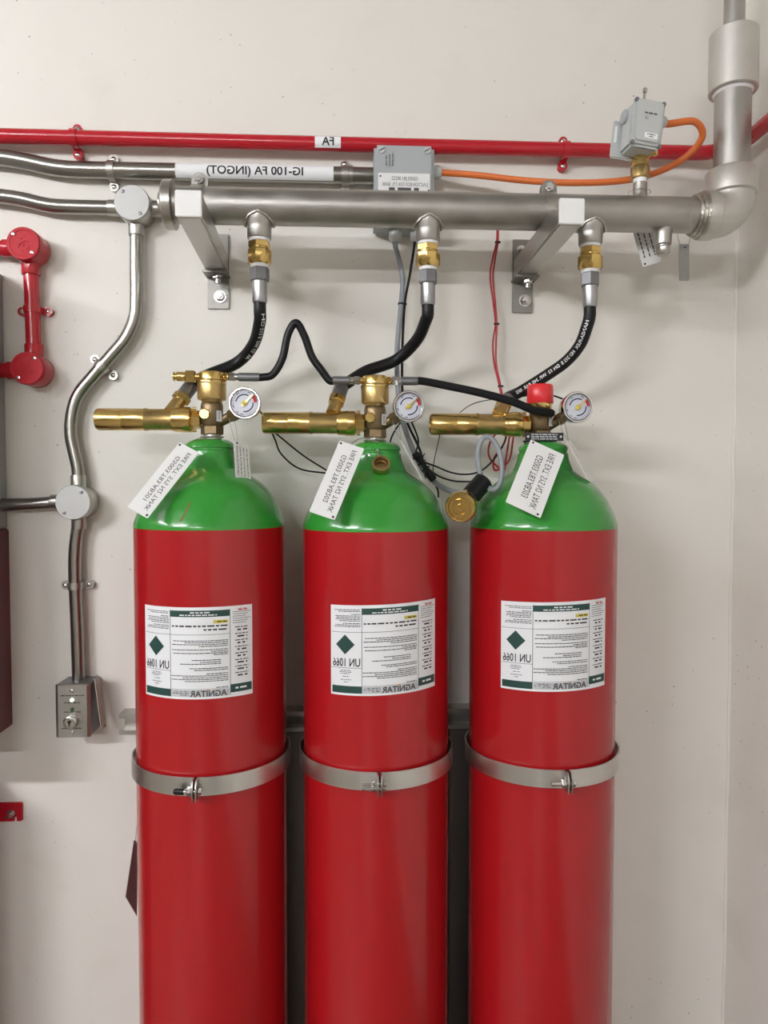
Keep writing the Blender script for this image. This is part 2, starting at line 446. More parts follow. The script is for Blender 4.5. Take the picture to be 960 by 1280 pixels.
    wq = MB(); dashes(wq, f3, .47, .63, .058, .014, 41); dashes(wq, f3, .38, .69, .085, .012, 42); dashes(wq, f3, .84, .94, .905, .02, 43)
    child(wq, 'white_print', 'whiteink', lb, smooth=0)['kind'] = 'stuff'
    child(dashes(rect(MB(), f2, .86, .95, .03, .034), f2, .87, .95, .045, .014, 44), 'red_print', 'redink', lb, smooth=0)
    return t
for i in range(3): gas_cylinder(i)

# ------------------------------------------------------------------ cylinder valves
K = 1.32/900                                           # metres per pixel at the cylinders' axes
VX = [W(265, 520, YT).x, W(468.8, 520, YT).x, W(675, 520, YT).x]
VDZ = [0.0, -.005, -.006]
Z0 = W(265, 543.5, YT).z                               # foot of the first valve
def zz(py, i): return W(265, py, YT).z+VDZ[i]

def gauge(i, t):
    c = [W(305.7, 504, YT-.045), W(511, 508, YT-.045), W(722, 509, YT-.045)][i]
    R = .0275; f = -YA                                 # faces the room
    g = child(MB().lathe(c+V((0, .034, 0)), f, [(0, R*.80), (.004, R*.93), (.024, R*.95), (.026, R*1.03), (.034, R*1.03), (.0372, R*.98), (.0372, R*.90), (.033, R*.87)], 48, caps=False), 'pressure_gauge', 'chrome', t)
    child(MB().lathe(c+V((0, .0335, 0)), f, [(0, R*.5), (.001, R*.82)], 32), 'gauge_back', 'steel', g)
    child(MB().lathe(c, f, [(0, R*.89), (.0012, R*.89)], 48), 'dial', 'dial', g)
    child(MB().lathe(c+V((0, -.0012, 0)), f, [(0, R*.90), (.0022, R*.90), (.0012, R*.82), (0, R*.82)], 48, caps=False), 'recess_shade_ring', 'zinc', g)  # dark grey ring stands in for the shade inside the bezel recess
    def P(a, q): return c+V((math.cos(a)*q, -.0016, math.sin(a)*q))
    def arc(mb, a0, a1, q0, q1, n=24):
        for k in range(n):
            x, y = rad(a0+(a1-a0)*k/n), rad(a0+(a1-a0)*(k+1)/n)
            mb.add([P(x, q0), P(y, q0), P(y, q1), P(x, q1)], [(0, 1, 2, 3)])
        return mb
    child(arc(arc(MB(), 170, 62, R*.50, R*.58), 5, -98, R*.50, R*.58), 'scale_arc', 'blueink', g, smooth=0)
    child(arc(MB(), 4, 44, R*.60, R*.80, 10), 'red_sector', 'redink', g, smooth=0)
    tk = MB()
    for a in range(-110, 200, 12): arc(tk, a, a+1.6, R*.66, R*(.80 if a % 36 else .84), 1)
    for q in (60, 120, 190, 225, 250): arc(tk, q, q+14, R*.70, R*.75, 3)
    child(tk, 'scale_ticks', 'greyink', g, smooth=0)
    a = rad(43); d = V((math.cos(a), 0, math.sin(a))); n = V((-d.z, 0, d.x)); o = c+V((0, -.0035, 0))
    child(MB().prism([(-.007, -.002), (.021, -.0007), (.021, .0007), (-.007, .002)], o, d, n, -YA, .0008), 'needle', 'brass', g)
    child(MB().lathe(o+V((0, .0015, 0)), f, [(0, .0042), (.003, .0042), (.004, .0025)], 20), 'needle_hub', 'yellow', g)
    # angled arm from the valve body to the gauge
    b = V((VX[i]+.010, YT, zz(529, i))); e = c+V((-R*.55, .026, -R*.50))
    child(MB().cyl(b, e, .0092, 16).hexa(b.lerp(e, .60), b.lerp(e, .92), .0115), 'gauge_arm', 'bronze', t)
    return g

def valve(i):
    x = VX[i]; y = YT
    t = thing('cylinder_valve', (x, y, zz(545, i)), ['brass valve on the cylinder beside the key switch box',
        'brass valve on the middle cylinder with hoses on both sides', 'brass valve with a red plastic cap'][i], 'valve', 'cylinder valves')
    o = V((x, y, 0))
    def L(mb, p, **kw): return mb.lathe(o, ZA, [(zz(q, i), r) for q, r in p], **kw)
    child(L(MB(), [(549, .016), (543, .016)], seg=24), 'thread', 'steel', t)
    child(MB().hexa(o+ZA*zz(543.5, i), o+ZA*zz(532.5, i), .0205, rad(30)), 'base_hex', 'bronze', t)
    child(L(MB(), [(533, .0165), (529, .0200), (508, .0200), (504, .0185), (502, .015)], seg=24), 'valve_body', 'bronze', t)
    if i < 2:
        child(L(MB(), [(503.5, .0175), (500, .0195), (500, .0245), (498, .0255), (478, .0255), (476, .0245)], seg=36), 'actuator', 'brass_dull', t)
        child(L(MB(), [(476.5, .0215), (475.5, .0230), (467, .0230), (465.5, .0215)], seg=36), 'actuator_cap', 'brass', t)
        child(L(MB(), [(480.5, .0258), (479, .0262), (477.5, .0258)], seg=36), 'actuator_collar', 'brass', t)
        z = zz(471, i)                                  # pilot port, both sides
        p = lambda dx: V((x+dx, y, z))
        if i == 0:
            child(MB().cyl(p(-.020), p(-.030), .006, 16).hexa(p(-.029), p(-.046), .0118).cyl(p(-.045), p(-.062), .0085, 20, ch=.001).cyl(p(-.061), p(-.066), .0055, 12).cyl(p(-.0655), p(-.0675), .0085, 16), 'vent_fitting', 'brass', t)
        else:
            child(MB().cyl(p(-.020), p(-.028), .006, 16), 'pilot_port', 'brass', t)
        child(MB().cyl(p(.020), p(.030), .0065, 16).hexa(p(.023), p(.028), .0085), 'pilot_port', 'brass', t)
        c = V((x-.0095, y-.0175, zz(519, i)))
        child(MB().cyl(c, c-YA*.006, .0095, 24, ch=.0012), 'round_plug', 'brass', t)
    else:
        child(L(MB(), [(508, .0190), (505, .0215), (497, .0215)], seg=36), 'actuator_collar', 'brass', t)
        cap = MB(); top, bot = zz(474, i), zz(498, i)
        n = 40; prof = [(bot, .0235), (bot+.001, .0242), (top-.003, .0236), (top, .0215), (top, .001)]
        cap.lathe(o, ZA, prof, 48, caps=False)
        child(cap, 'red_cap', 'redcap', t)
        c = V((x+.010, y-.016, zz(512, i)))
        child(MB().cyl(c, c-YA*.012, .0075, 20), 'pilot_port', 'bronze', t)
    # little serial plate on the body
    c = V((x+.0155, y-.0165, zz(521, i))); d = V((.83, .55, 0)).normalized()
    sp = child(MB().box(c, (.009, .0012, .019), d, V((-d.y, d.x, 0)), ZA), 'serial_plate', 'paper', t)
    k = MB(); fn = plane_fn(c+V((d.y, -d.x, 0))*.0008, ZA, d)
    for j in (-.002, .001): dashes(k, fn, -.008, .008, j, .0012, j)
    child(k, 'serial_print', 'ink', sp, smooth=0)
    # discharge pipe to the side
    z = zz(524.8, i); q = lambda px: V((x+(px-265)*K, y, z))
    child(MB().hexa(q(252), q(237), .0165, rad(15)), 'outlet_nut', 'brass', t)
    child(MB().lathe(q(241), -XA, [(0, .0200), (.002, .0228), (.018, .0230), (.020, .0220), (.030, .0218), (.034, .0205)], 40), 'union_nut', 'brass', t)
    child(MB().lathe(q(220), -XA, [(0, .0192), (.047, .0192), (.049, .0205), (.053, .0205)], 40), 'outlet_tee', 'brass_dull', t)
    child(MB().lathe(q(186), -XA, [(0, .0196), (.040, .0196), (.0405, .0193), (.041, .0193), (.0415, .0197), (.085, .0197), (.088, .0180), (.088, .016), (.070, .015)], 48, caps=False), 'relief_tube', 'brass', t)
    # screws on the union nut
    for s in (-1, 1):
        e = V((x-.034, y-.004, z+s*.0195)); child(MB().cyl(e, e+XA*.007, .0032, 12), 'nut_screw', 'brass_dull', t)
    # branch towards the discharge hose
    a = [W(216, 512, YT), W(417, 513, YT), W(625, 514, YT)][i]
    b = [W(226.5, 498.5, YT+.012), W(421, 501, YT+.012), W(629, 507.5, YT+.020)][i]
    d = (b-a).normalized()
    child(MB().cyl(a-d*.008, b, .0125, 20), 'branch', 'brass_dull', t)
    child(MB().hexa(b-d*.006, b+d*.008, .0165), 'branch_nut', 'brass', t)
    gauge(i, t)
    if i == 2:
        c = V((x, y-.030, zz(541, i)-.001))
        np_ = child(MB().box(c, (.070, .0016, .0145)), 'name_plate', 'plate', t)
        k = MB(); fn = plane_fn(c-YA*.001, XA, ZA)
        for j in range(3): dashes(k, fn, -.024, .024, .004-.004*j, .0022, 60+j)
        child(k, 'silver_print', 'palegrey', np_, smooth=0)
        for s in (-1, 1): child(MB().cyl(c+XA*.030*s-YA*.0006, c+XA*.030*s-YA*.0022, .0022, 12), 'rivet', 'chrome', np_)
        child(MB().torus(o+ZA*zz(546.5, i), ZA, .029, .0022), 'clamp_wire', 'wire', t)
    else:
        child(MB().torus(o+ZA*zz(546.5, i), ZA, .020, .0012), 'clamp_wire', 'steel', t)
    return b, d
BR = [valve(i) for i in range(3)]

# ------------------------------------------------------------------ discharge manifold
YM = -0.18
ZM = W(500, 262, YM).z
RM = 0.0318
mx = lambda px: W(px, 262, YM).x
SX = [mx(324), mx(535), mx(738.5)]
XE = W(914, 240, YM).x                                  # riser axis
man = thing('gas_manifold', (mx(540), YM, ZM), 'stainless steel gas manifold pipe with welded sockets and riser', 'pipe')
def m_(x, dz=0, dy=0): return V((x, YM+dy, ZM+dz))
xe0 = mx(873)
child(MB().cyl(m_(mx(214)), m_(xe0+.01), RM, 64), 'header_pipe', 'pipe', man)
child(MB().lathe(m_(mx(219)), -XA, [(0, RM), (.001, .0425), (.016, .0425), (.0185, .040), (.0185, .022), (.026, .0215), (.026, .008)], 56), 'end_cap', 'steel', man)
for i in range(3):
    p = m_(SX[i], -.006)
    child(MB().lathe(p, -ZA, [(0, .0275), (.014, .0270), (.022, .0252), (.029, .0228), (.033, .0218), (.050, .0215), (.0515, .0205)], 40), 'hose_socket', 'steel', man)
    wd = MB(); n = 40
    ring = []
    for k in range(n):
        a = 2*math.pi*k/n; dx, dy = .0268*math.cos(a), .0268*math.sin(a)
        ring.append(m_(SX[i]+dx, -math.sqrt(max(0, RM**2-dy**2))-.0005, dy)+V((0, 0, .0008*math.sin(11*a))))
    child(wd.tube(ring, .0026, 8, True), 'weld', 'weld', man)
# top socket for the pressure switch, drain plug beneath
XS = W(800, 240, YM).x; XD = W(829, 300, YM).x
child(MB().lathe(m_(XS, .012), ZA, [(0, .018), (.014, .017), (.020, .0130), (.024, .0125), (.044, .0125)], 32), 'switch_socket', 'steel', man)
child(MB().lathe(m_(XD, -.012), -ZA, [(0, .0185), (.012, .0180), (.018, .0162), (.022, .0150), (.042, .0147), (.043, .0135)], 32), 'drain_socket', 'steel', man)
child(MB().cyl(m_(XD, -RM-.020), m_(XD, -RM-.029), .0105, 24).lathe(m_(XD, -RM-.026), -ZA, [(0, .0115), (.002, .0132), (.012, .0132), (.016, .010)], 8), 'drain_plug', 'steel', man)
# welded elbow and riser
xc = xe0+.004
wb = MB()
for k in range(3): wb.torus(m_(xc-.012+.006*k), XA, .0335+.0025*k, .0042, 48, 8)
child(wb, 'elbow_weld', 'weld', man)
el = MB(); el.lathe(m_(xc), XA, [(0, .034), (.001, .0420), (.004, .0432), (.022, .0432), (.024, .0415)], 56)
rb = XE-(xc+.023)
pth = [m_(xc+.02)]+[m_(xc+.023+rb*math.sin(a), rb*(1-math.cos(a))) for a in [rad(90)*k/12 for k in range(13)]]
zt = rb+.004
el.tube(pth+[m_(XE, zt+.004)], .0400, 56)
el.lathe(m_(XE, zt-.002), ZA, [(0, .0405), (.003, .0448), (.042, .0448), (.045, .043), (.045, .034)], 56)
child(el, 'elbow', 'cast', man)
ztop = W(915, 118, YM).z
child(MB().cyl(m_(XE, zt), V((XE, YM, ztop+.03)), .0318, 56), 'riser_pipe', 'pipe', man)
zc1 = W(915, 116, YM).z; zc2 = W(915, 42, YM).z
child(MB().lathe((XE, YM, zc1), ZA, [(0, .0335), (0, .0405), (.002, .0425), (zc2-zc1-.002, .0425), (zc2-zc1, .0405), (zc2-zc1, .018)], 56), 'coupling', 'cast', man)
child(MB().lathe((XE, YM, zc1-.0045), ZA, [(0, .0322), (.0045, .0352)], 48), 'thread_tape', 'tape', man)
child(MB().cyl((XE, YM, zc2-.01), (XE, YM, zc2+.9), .0182, 40), 'upper_riser', 'pipe', man)

# ------------------------------------------------------------------ manifold brackets
def bracket(i):
    fx = [236, 714][i]; fy = [256, 271.5][i]
    yf = -.325
    pf = W(fx, fy, yf)
    xb = W([273, 653][i], 320, 0).x; xf = pf.x
    ztop = ZM-RM-.001; a = .0405
    zc = ztop-a/2
    t = thing('pipe_bracket', (xb, 0, zc), ['square steel wall bracket at the capped end of the manifold', 'square steel wall bracket near the elbow of the manifold'][i], 'bracket', 'manifold wall brackets')
    A, B = V((xb, -.005, zc)), V((xf, yf, zc)); d = (B-A).normalized(); sd = d.cross(ZA).normalized(); L = (B-A).length
    child(MB().box((A+B)/2, (a, L, a), sd, d, ZA), 'arm', 'steel', t, .003)
    child(MB().box(B+d*.002, (a+.001, .006, a+.001), sd, d, ZA), 'end_cap', 'white', t, .0012)
    pc = V((xb, -.003, zc-.012)); 
    child(MB().box(pc, (.043, .0055, .150)), 'wall_plate', 'dullsteel', t, .001)
    an = child(MB().box((xb, -.024, zc-a/2-.0025), (.048, .048, .005)), 'angle_seat', 'dullsteel', t, .001)
    for z, s in ((zc-.063, 1), (zc+.040, .8)):
        b = V((xb+(.004 if s == 1 else -.004), -.006, z))
        q = child(MB().cyl(b, b-YA*.0025, .0125*s, 24), 'washer', 'chrome', t)
        child(MB().hexa(b-YA*.002, b-YA*.010, .0095*s), 'nut', 'chrome', q)
        child(MB().cyl(b-YA*.009, b-YA*.016, .0050*s, 16), 'bolt_end', 'chrome', q)
    b = V((xb+.004, -.030, zc-a/2-.005))
    q = child(MB().hexa(b, b-ZA*.009, .010), 'seat_nut', 'chrome', t); child(MB().cyl(b-ZA*.008, b-ZA*.018, .0055, 14), 'bolt_end', 'chrome', q)
    # pipe strap over the header
    cxp = mx([249, 684][i])
    st = MB(); w_ = .022; n = 28; vs = []; fs = []
    for k in range(n+1):
        an_ = rad(-60)+rad(300)*k/n
        for R in (RM+.0004, RM+.0030):
            for s in (-1, 1): vs.append(V((cxp+s*w_/2, YM+R*math.cos(an_), ZM+R*math.sin(an_))))
    for k in range(n):
        p = 4*k; fs += [(p+2, p+3, p+7, p+6), (p, p+4, p+5, p+1), (p, p+2, p+6, p+4), (p+1, p+5, p+7, p+3)]
    fs += [(0, 1, 3, 2), (4*n, 4*n+2, 4*n+3, 4*n+1)]
    pst = child(st.add(vs, fs), 'pipe_strap', 'steel', t)
    e = V((cxp+.002, YM-.004, ZM+RM+.011))
    ear = [(math.cos(rad(q))*.0145, math.sin(rad(q))*.0145) for q in range(0, 181, 15)]+[(-.0145, -.012), (.0145, -.012)]
    child(MB().prism(ear, e, XA, ZA, YA, .004).prism(ear, e+YA*.008, XA, ZA, YA, .004), 'strap_ear', 'dullsteel', pst)
    child(MB().hexa(e+YA*.001, e-YA*.007, .0088, .3).cyl(e-YA*.006, e-YA*.010, .0045, 14), 'strap_bolt', 'chrome', pst)
for i in range(2): bracket(i)

# ------------------------------------------------------------------ discharge hoses
HOSE = [[(262, 468, -.115), (297, 453, -.100), (317, 430, -.125), (324.5, 403, -.170)],
        [(432, 480, -.145), (458, 464, -.115), (495, 450, -.105), (521, 425, -.135), (532.5, 400, -.172)],
        [(650, 490, -.110), (682, 470, -.112), (708, 451.5, -.128), (725, 431, -.152), (733.5, 409, -.174)]]
HTXT = ['HD 212 S  DN 12  W', '', 'HANSA-FLEX  HD 212 S  DN 12  WP. 345 BAR  05/20']
for i in range(3):
    x = SX[i]; top = ZM-RM
    t = thing('discharge_hose', (x, YM, top-.03), ['black rubber discharge hose from the valve beside the switch box to manifold',
        'black rubber discharge hose from the middle valve up to the manifold', 'black rubber discharge hose with long white lettering behind the red cap'][i], 'hose', 'discharge hoses')
    p = lambda dz: V((x, YM, top-dz))
    child(MB().cyl(p(.024), p(.031), .0185, 32), 'thread_tape', 'tape', t)
    child(MB().hexa(p(.030), p(.043), .0200, .2, .002).cyl(p(.042), p(.046), .0185, 24).lathe(p(.045), -ZA, [(0, .0195), (.002, .0222), (.022, .0222), (.026, .019)], 8, .2), 'brass_adapter', 'brass', t)
    child(MB().cyl(p(.069), p(.077), .0160, 32), 'thread_tape', 'tape', t)
    child(MB().hexa(p(.076), p(.101), .0175, .26, .002), 'swivel_nut', 'zinc', t)
    child(MB().lathe(p(.100), -ZA, [(0, .0135), (.036, .0135), (.039, .0125)], 28), 'ferrule', 'ferrule', t)
    b, d = BR[i]
    f0, f1 = b+d*.006, b+d*.034
    child(MB().cyl(f0, f1, .0135, 24, ch=.001), 'ferrule', 'zinc', t)
    pts = [f1-d*.004, f1+d*.010]+[W(*q) for q in HOSE[i]]+[p(.155), p(.136)]
    path = cr(pts, 10)
    ho = child(MB().tube(path, .0112, 20), 'hose_tube', 'rubber', t)
    if HTXT[i]:
        # lettering running along the hose, on the side towards the room
        L = [0.0]
        for k in range(1, len(path)): L.append(L[-1]+(path[k]-path[k-1]).length)
        def at(s):
            s = max(0, min(L[-1]-1e-6, s)); k = max(j for j in range(len(L)-1) if L[j] <= s)
            q = (s-L[k])/(L[k+1]-L[k]); a = path[max(k-1, 0)]; c = path[min(k+2, len(path)-1)]
            return path[k].lerp(path[k+1], q), (c-a).normalized()
        s_mid, wid, off = [(L[-1]*.72, .105, -.55), None, (L[-1]*.50, .215, .25)][i]
        def hf(X_, Y_):
            pt, tg = at(s_mid-X_)
            n0 = (CAM-pt); n0 = (n0-tg*n0.dot(tg)).normalized(); sd = n0.cross(tg).normalized()
            if i == 0: sd = -sd if sd.x > 0 else sd
            elif sd.z < 0: sd = -sd
            an_ = Y_/.0112+off
            return pt+(n0*math.cos(an_)+sd*math.sin(an_))*.01145
        child(text_on(MB(), HTXT[i], hf, .0064, wid, .022, 8), 'hose_print', 'whiteink', ho, smooth=0)['kind'] = 'stuff'

# pilot hoses
def pilot(name, label, pts, r, m, ends):
    t = thing(name, pts[0], label, 'hose', 'pilot hoses')
    child(MB().tube(cr(pts, 10), r, 16), 'hose_tube', m, t)
    for a, b in ends:                                   # a: fitting end, b: where the ferrule ends
        a, b = V(a), V(b); d = (b-a).normalized(); L = (b-a).length
        child(MB().hexa(a, a+d*.012, .0085).cyl(a+d*.011, a+d*.020, .0062, 16), 'hose_nut', 'chrome', t)
        child(MB().cyl(a+d*.018, b, .0078, 20, ch=.0008), 'ferrule', 'zinc', t)
    return t
z1, z2 = zz(471, 0), zz(471, 1)
A0, A1 = V((VX[0]+.030, YT, z1)), V((VX[0]+.086, YT, z1))
B1, B0 = V((VX[1]-.077, YT, z2)), V((VX[1]-.027, YT, z2))
pilot('pilot_hose', 'thin black hose arching between two brass valves', [A1-XA*.004, A1+XA*.006, W(341, 468, YT), W(353, 448, YT), W(360, 418, YT-.003), W(370, 403.5, YT-.006), W(380.5, 420, YT-.003), W(390, 446, YT), W(402, 463, YT), B1-XA*.006, B1+XA*.004], .0070, 'rubber', [(A0, A1), (B0, B1)])
A0, A1 = V((VX[1]+.030, YT, z2)), V((VX[1]+.078, YT, z2))
E = V((VX[2]+.010, YT-.030, zz(511.5, 2)))
pilot('pilot_hose', 'thin black braided hose crossing to the valve with red cap', [A1-XA*.004, A1+XA*.010, W(560, 482.5, YT-.010), W(600, 491, YT-.030), W(640, 502, YT-.050), W(668, 513, YT-.050), E, E+V((.004, .012, -.001))], .0072, 'braid', [(A0, A1)])

# ------------------------------------------------------------------ support rail and straps
YR = -.041
zr = W(150, 906, YR).z; xr0 = W(148.5, 905, YR).x; xr1 = W(742, 898, YR).x
rl = thing('support_rail', ((xr0+xr1)/2, 0, zr), 'slotted steel channel rail fixed to wall behind the gas cylinders', 'rail')
hx = (xr0+xr1)/2; Lr = xr1-xr0; q = .0206
child(MB().box((hx, -.0012, zr), (Lr, .0024, .041)), 'channel_back', 'steel', rl)
for s in (-1, 1):
    f = child(MB().box((hx, YR/2, zr+s*(q-.0012)), (Lr, .0405, .0024)), 'channel_flange', 'steel', rl)
    child(MB().box((hx, YR+.0012, zr+s*(q-.0048)), (Lr, .0024, .0072)), 'channel_lip', 'steel', f)

for px in (371, 573.5):
    p = W(px, 1000, -.03)
    child(MB().box((p.x, -.0205, zr/2-.011), (.041, .040, zr-.022)), 'upright_post', 'post', rl, .0015)

def strap(i):
    x = TX[i]; R = RC+.0058; hS = .0310
    zc = W([247, 470, 678][i], [983, 976.5, 974][i], YT-R).z
    px = [246, 474, 707][i]
    a0 = math.asin(max(-1, min(1, (W(px, 980, YT-R*.97).x-x)/R)))
    t = thing('cylinder_strap', (x, YT, zc), ['stainless band strap with black bolt cap', 'stainless band strap around the middle cylinder with two short bolts', 'stainless band strap around the cylinder below the red cap'][i], 'strap', 'cylinder band straps')
    n = 96; vs, fs = [], []
    for k in range(n+1):
        a = a0+.012+(2*math.pi-.024)*k/n
        for r in (R, R+.0022):
            for s in (-1, 1): vs.append(V((x+r*math.sin(a), YT-r*math.cos(a), zc+s*hS/2)))
    for k in range(n):
        p = 4*k; fs += [(p+2, p+3, p+7, p+6), (p, p+4, p+5, p+1), (p, p+2, p+6, p+4), (p+1, p+5, p+7, p+3)]
    fs += [(0, 1, 3, 2), (4*n, 4*n+2, 4*n+3, 4*n+1)]
    child(MB().add(vs, fs), 'band', 'strap', t)
    nn = V((math.sin(a0), -math.cos(a0), 0)); tg = V((math.cos(a0), math.sin(a0), 0))
    c = V((x, YT, zc))+nn*(R+.011)
    for s in (-1, 1):
        lug = [(-.012, -hS/2), (.006, -hS/2-.004), (.010, -hS/4), (.010, hS/4), (.004, hS/2), (-.012, hS/2)]
        child(MB().prism(lug, c+tg*(s*.0030-.001), nn, ZA, tg, .0022), 'lug', 'steel', t)
    b = c+nn*.001-ZA*.003
    rows = [b] if i != 1 else [b+ZA*.003, b-ZA*.0045]
    for bb in rows:
        r = .0036 if i != 1 else .0026
        bo = child(MB().cyl(bb-tg*.030, bb+tg*.006, r, 14), 'bolt', 'chrome', t)
        child(MB().hexa(bb+tg*.005, bb+tg*.011, .0068 if i != 1 else .005), 'bolt_head', 'chrome', bo)
        child(MB().hexa(bb-tg*.013, bb-tg*.005, .0072 if i != 1 else .005), 'nut', 'chrome', bo)
    if i == 0: child(MB().lathe(b-tg*.018, -tg, [(0, .0055), (.013, .0055), (.016, .0035)], 16), 'bolt_cover', 'rubber', t)
for i in range(3): strap(i)

# ------------------------------------------------------------------ wall conduits
def saddle(parent, p, d, r, m, sm, off):
    """spacer-bar saddle: p on the conduit axis, d along it, off = axis distance from wall"""
    d = V(d).normalized(); sd = d.cross(YA).normalized(); n = 18; w_ = .013; vs, fs = [], []
    for k in range(n+1):
        a = math.pi*k/n
        for R in (r+.0004, r+.0026):
            for s in (-1, 1): vs.append(p+d*(s*w_/2)+sd*(R*math.cos(a))-YA*(R*math.sin(a)))
    for k in range(n):
        q = 4*k; fs += [(q+2, q+3, q+7, q+6), (q, q+4, q+5, q+1), (q, q+2, q+6, q+4), (q+1, q+5, q+7, q+3)]
    mb = MB().add(vs, fs)
    for s in (-1, 1):
        ear = [(s*(r-.001), -w_/2), (s*(r-.001), w_/2)]+[(s*(r+.011+.009*math.cos(a)), .009*math.sin(a)) for a in [math.pi/2-math.pi*k/10 for k in range(11)]]
        mb.prism(ear, V((p.x, -.0005, p.z)), sd, d, -YA, off*.45)
        mb.box(V((p.x, -off*.7, p.z))+sd*s*(r+.0015), (.0022, off*.62, w_), sd, YA, d)
    o = child(mb, 'saddle_clamp', m, parent)
    for s in (-1, 1):
        c = V((p.x, -off*.45, p.z))+sd*s*(r+.011)
        child(MB().lathe(c, -YA, [(0, .0052), (.0015, .0048), (.003, .0025)], 16), 'screw', sm, o)

def wrap_label(parent, a, b, r, m, txt, cap, cpx, wid=None, a0=-80, a1=95):
    a, b = V(a), V(b); d = (b-a).normalized(); up = (ZA-d*d.z).normalized(); nn = -YA
    mb = MB(); n = 14
    for k in range(n):
        t0, t1 = rad(a0+(a1-a0)*k/n), rad(a0+(a1-a0)*(k+1)/n)
        P = lambda o, t: o+(nn*math.cos(t)+up*math.sin(t))*(r+.0006)
        mb.add([P(a, t0), P(b, t0), P(b, t1), P(a, t1)], [(0, 1, 2, 3)])
    o = child(mb, 'marker_label', m, parent, smooth=80)
    def fn(x, y):
        t = y/r-.02
        return cpx-d*x+(nn*math.cos(t)+up*math.sin(t))*(r+.0011)
    child(text_on(MB(), txt, fn, cap, wid, .02, 14), 'marker_print', 'ink', o, smooth=0)['kind'] = 'stuff'

# red fire alarm pipe
YP = -.030; rp = .0142
t = thing('red_pipe', W(400, 181, YP), 'long red painted pipe along wall above the manifold', 'pipe')
pa, pb = W(-60, 168.5, YP), W(880, 191.5, YP)
dr = (pb-pa).normalized()
xe = XR-.034; pc = pa+dr*((xe-pa.x)/dr.x)
child(MB().tube(fillet([pa, pc, pc+V((0, -.6, .0))], .085, 14), rp, 24), 'pipe_run', 'pipe_red', t)
for px in (93, 707):
    s_ = W(px, 170.0+px*.0244, YP); saddle(t, pa+dr*((s_.x-pa.x)/dr.x), dr, rp, 'pipe_red', 'chrome', .030)
la, lb_ = W(394, 181, YP), W(426, 181, YP); on = lambda x: pa+dr*((x-pa.x)/dr.x)
wrap_label(t, on(la.x), on(lb_.x), rp, 'tape', 'FA', .0155, on((la.x+lb_.x)/2)+XA*.0, .024, -52, 42)

# upper stainless conduit
YC = -.0215; rc_ = .0162
t = thing('conduit', W(300, 216, YC), 'stainless conduit with white marker label below the red pipe', 'conduit', 'stainless conduits')
ca, cb = W(112, 212.5, YC), W(470, 220, YC); dc = (cb-ca).normalized()
pth = cr([W(-60, 191, YC), W(0, 197, YC), W(32, 202, YC), W(62, 208.5, YC), W(86, 211.6, YC), ca, ca.lerp(cb, .3), ca.lerp(cb, .7), cb], 8)
child(MB().tube(pth, rc_, 24), 'conduit_tube', 'conduit', t)
on2 = lambda px: ca+dc*((W(px, 215, YC).x-ca.x)/dc.x)
for px in (140, 431): saddle(t, on2(px), dc, rc_, 'steel', 'chrome', .0215)
child(MB().cyl(on2(436), on2(441), rc_+.0015, 24), 'locknut', 'steel', t)
wrap_label(t, on2(221), on2(417), rc_, 'tape', 'IG-100 FA (INGOT)', .0150, on2(320), .190, -62, 70)

def round_box(name, label, c, R, m, mc, hubs, hub_r, depth, group, screws, conc=False):
    """round surface box on the wall: c = centre of the cover (x,z), hubs = directions"""
    t = thing(name, (c.x, 0, c.z), label, 'junction box', group)
    o = V((c.x, 0, c.z))
    child(MB().lathe(o-YA*.0005, -YA, [(0, R*.96), (.004, R*1.02), (depth-.006, R*1.02), (depth-.004, R*.98)], 44), 'box_body', m, t)
    cv = child(MB().lathe(o-YA*(depth-.0045), -YA, [(0, R), (.004, R), (.0052, R*.975)]+([(.0052, R*.80), (.0042, R*.78), (.0042, R*.6)] if conc else []), 44), 'cover', mc, t)
    for ang in screws:
        s = o-YA*(depth+.0002)+(XA*math.cos(rad(ang))+ZA*math.sin(rad(ang)))*R*.78
        child(MB().lathe(s, -YA, [(0, .0038), (.0018, .0034), (.0022, .002)], 14), 'cover_screw', 'chrome' if conc else 'zinc', cv)
    if conc:
        r_ = random.Random(4); mb = MB()
        for k in range(26):
            a, q = r_.uniform(0, 6.28), r_.uniform(.05, .5)*R
            mb.lathe(o-YA*(depth-.001)+(XA*math.cos(a)+ZA*math.sin(a))*q, -YA, [(0, .0017), (.0016, .0010)], 6)
        child(mb, 'raised_marks', mc, cv)['kind'] = 'stuff'
    for dx, dz in hubs:
        d = V((dx, 0, dz)).normalized(); a = o-YA*.0225
        child(MB().lathe(a+d*(R*.8), d, [(0, hub_r*.98), (R*.2+.018, hub_r), (R*.2+.020, hub_r*.96)], 24), 'hub', m, t)
    return t
c1 = W(164.5, 253, -.054); c2 = W(91, 628, -.054)
o1, o2 = V((c1.x, 0, c1.z)), V((c2.x, 0, c2.z))
RJ = .0340; rk = .0128; YK = -.0225
round_box('junction_box', 'round stainless junction box beside the manifold end', c1, RJ, 'steel', 'cover', [(-1, 0), (0, -1), (1, 0)], .0158, .054, 'round stainless junction boxes', (128, -52))
round_box('junction_box', 'round stainless junction box above the key switch box', c2, RJ, 'steel', 'cover', [(-1, 0), (0, 1), (0, -1)], .0150, .054, 'round stainless junction boxes', (50, -130))
def conduit(label, pts, r=rk, sad=(), m='conduit', grp='stainless conduits', sm='chrome', name='conduit', sp='steel', n=8):
    t = thing(name, pts[0], label, 'conduit', grp)
    path = cr(pts, n); child(MB().tube(path, r, 22), 'conduit_tube', m, t)
    for px, py in sad:
        s_ = W(px, py, YK); k = min(range(1, len(path)-1), key=lambda j: (path[j]-s_).length)
        saddle(t, path[k], path[k+1]-path[k-1], r, sp, sm, -YK)
    return t
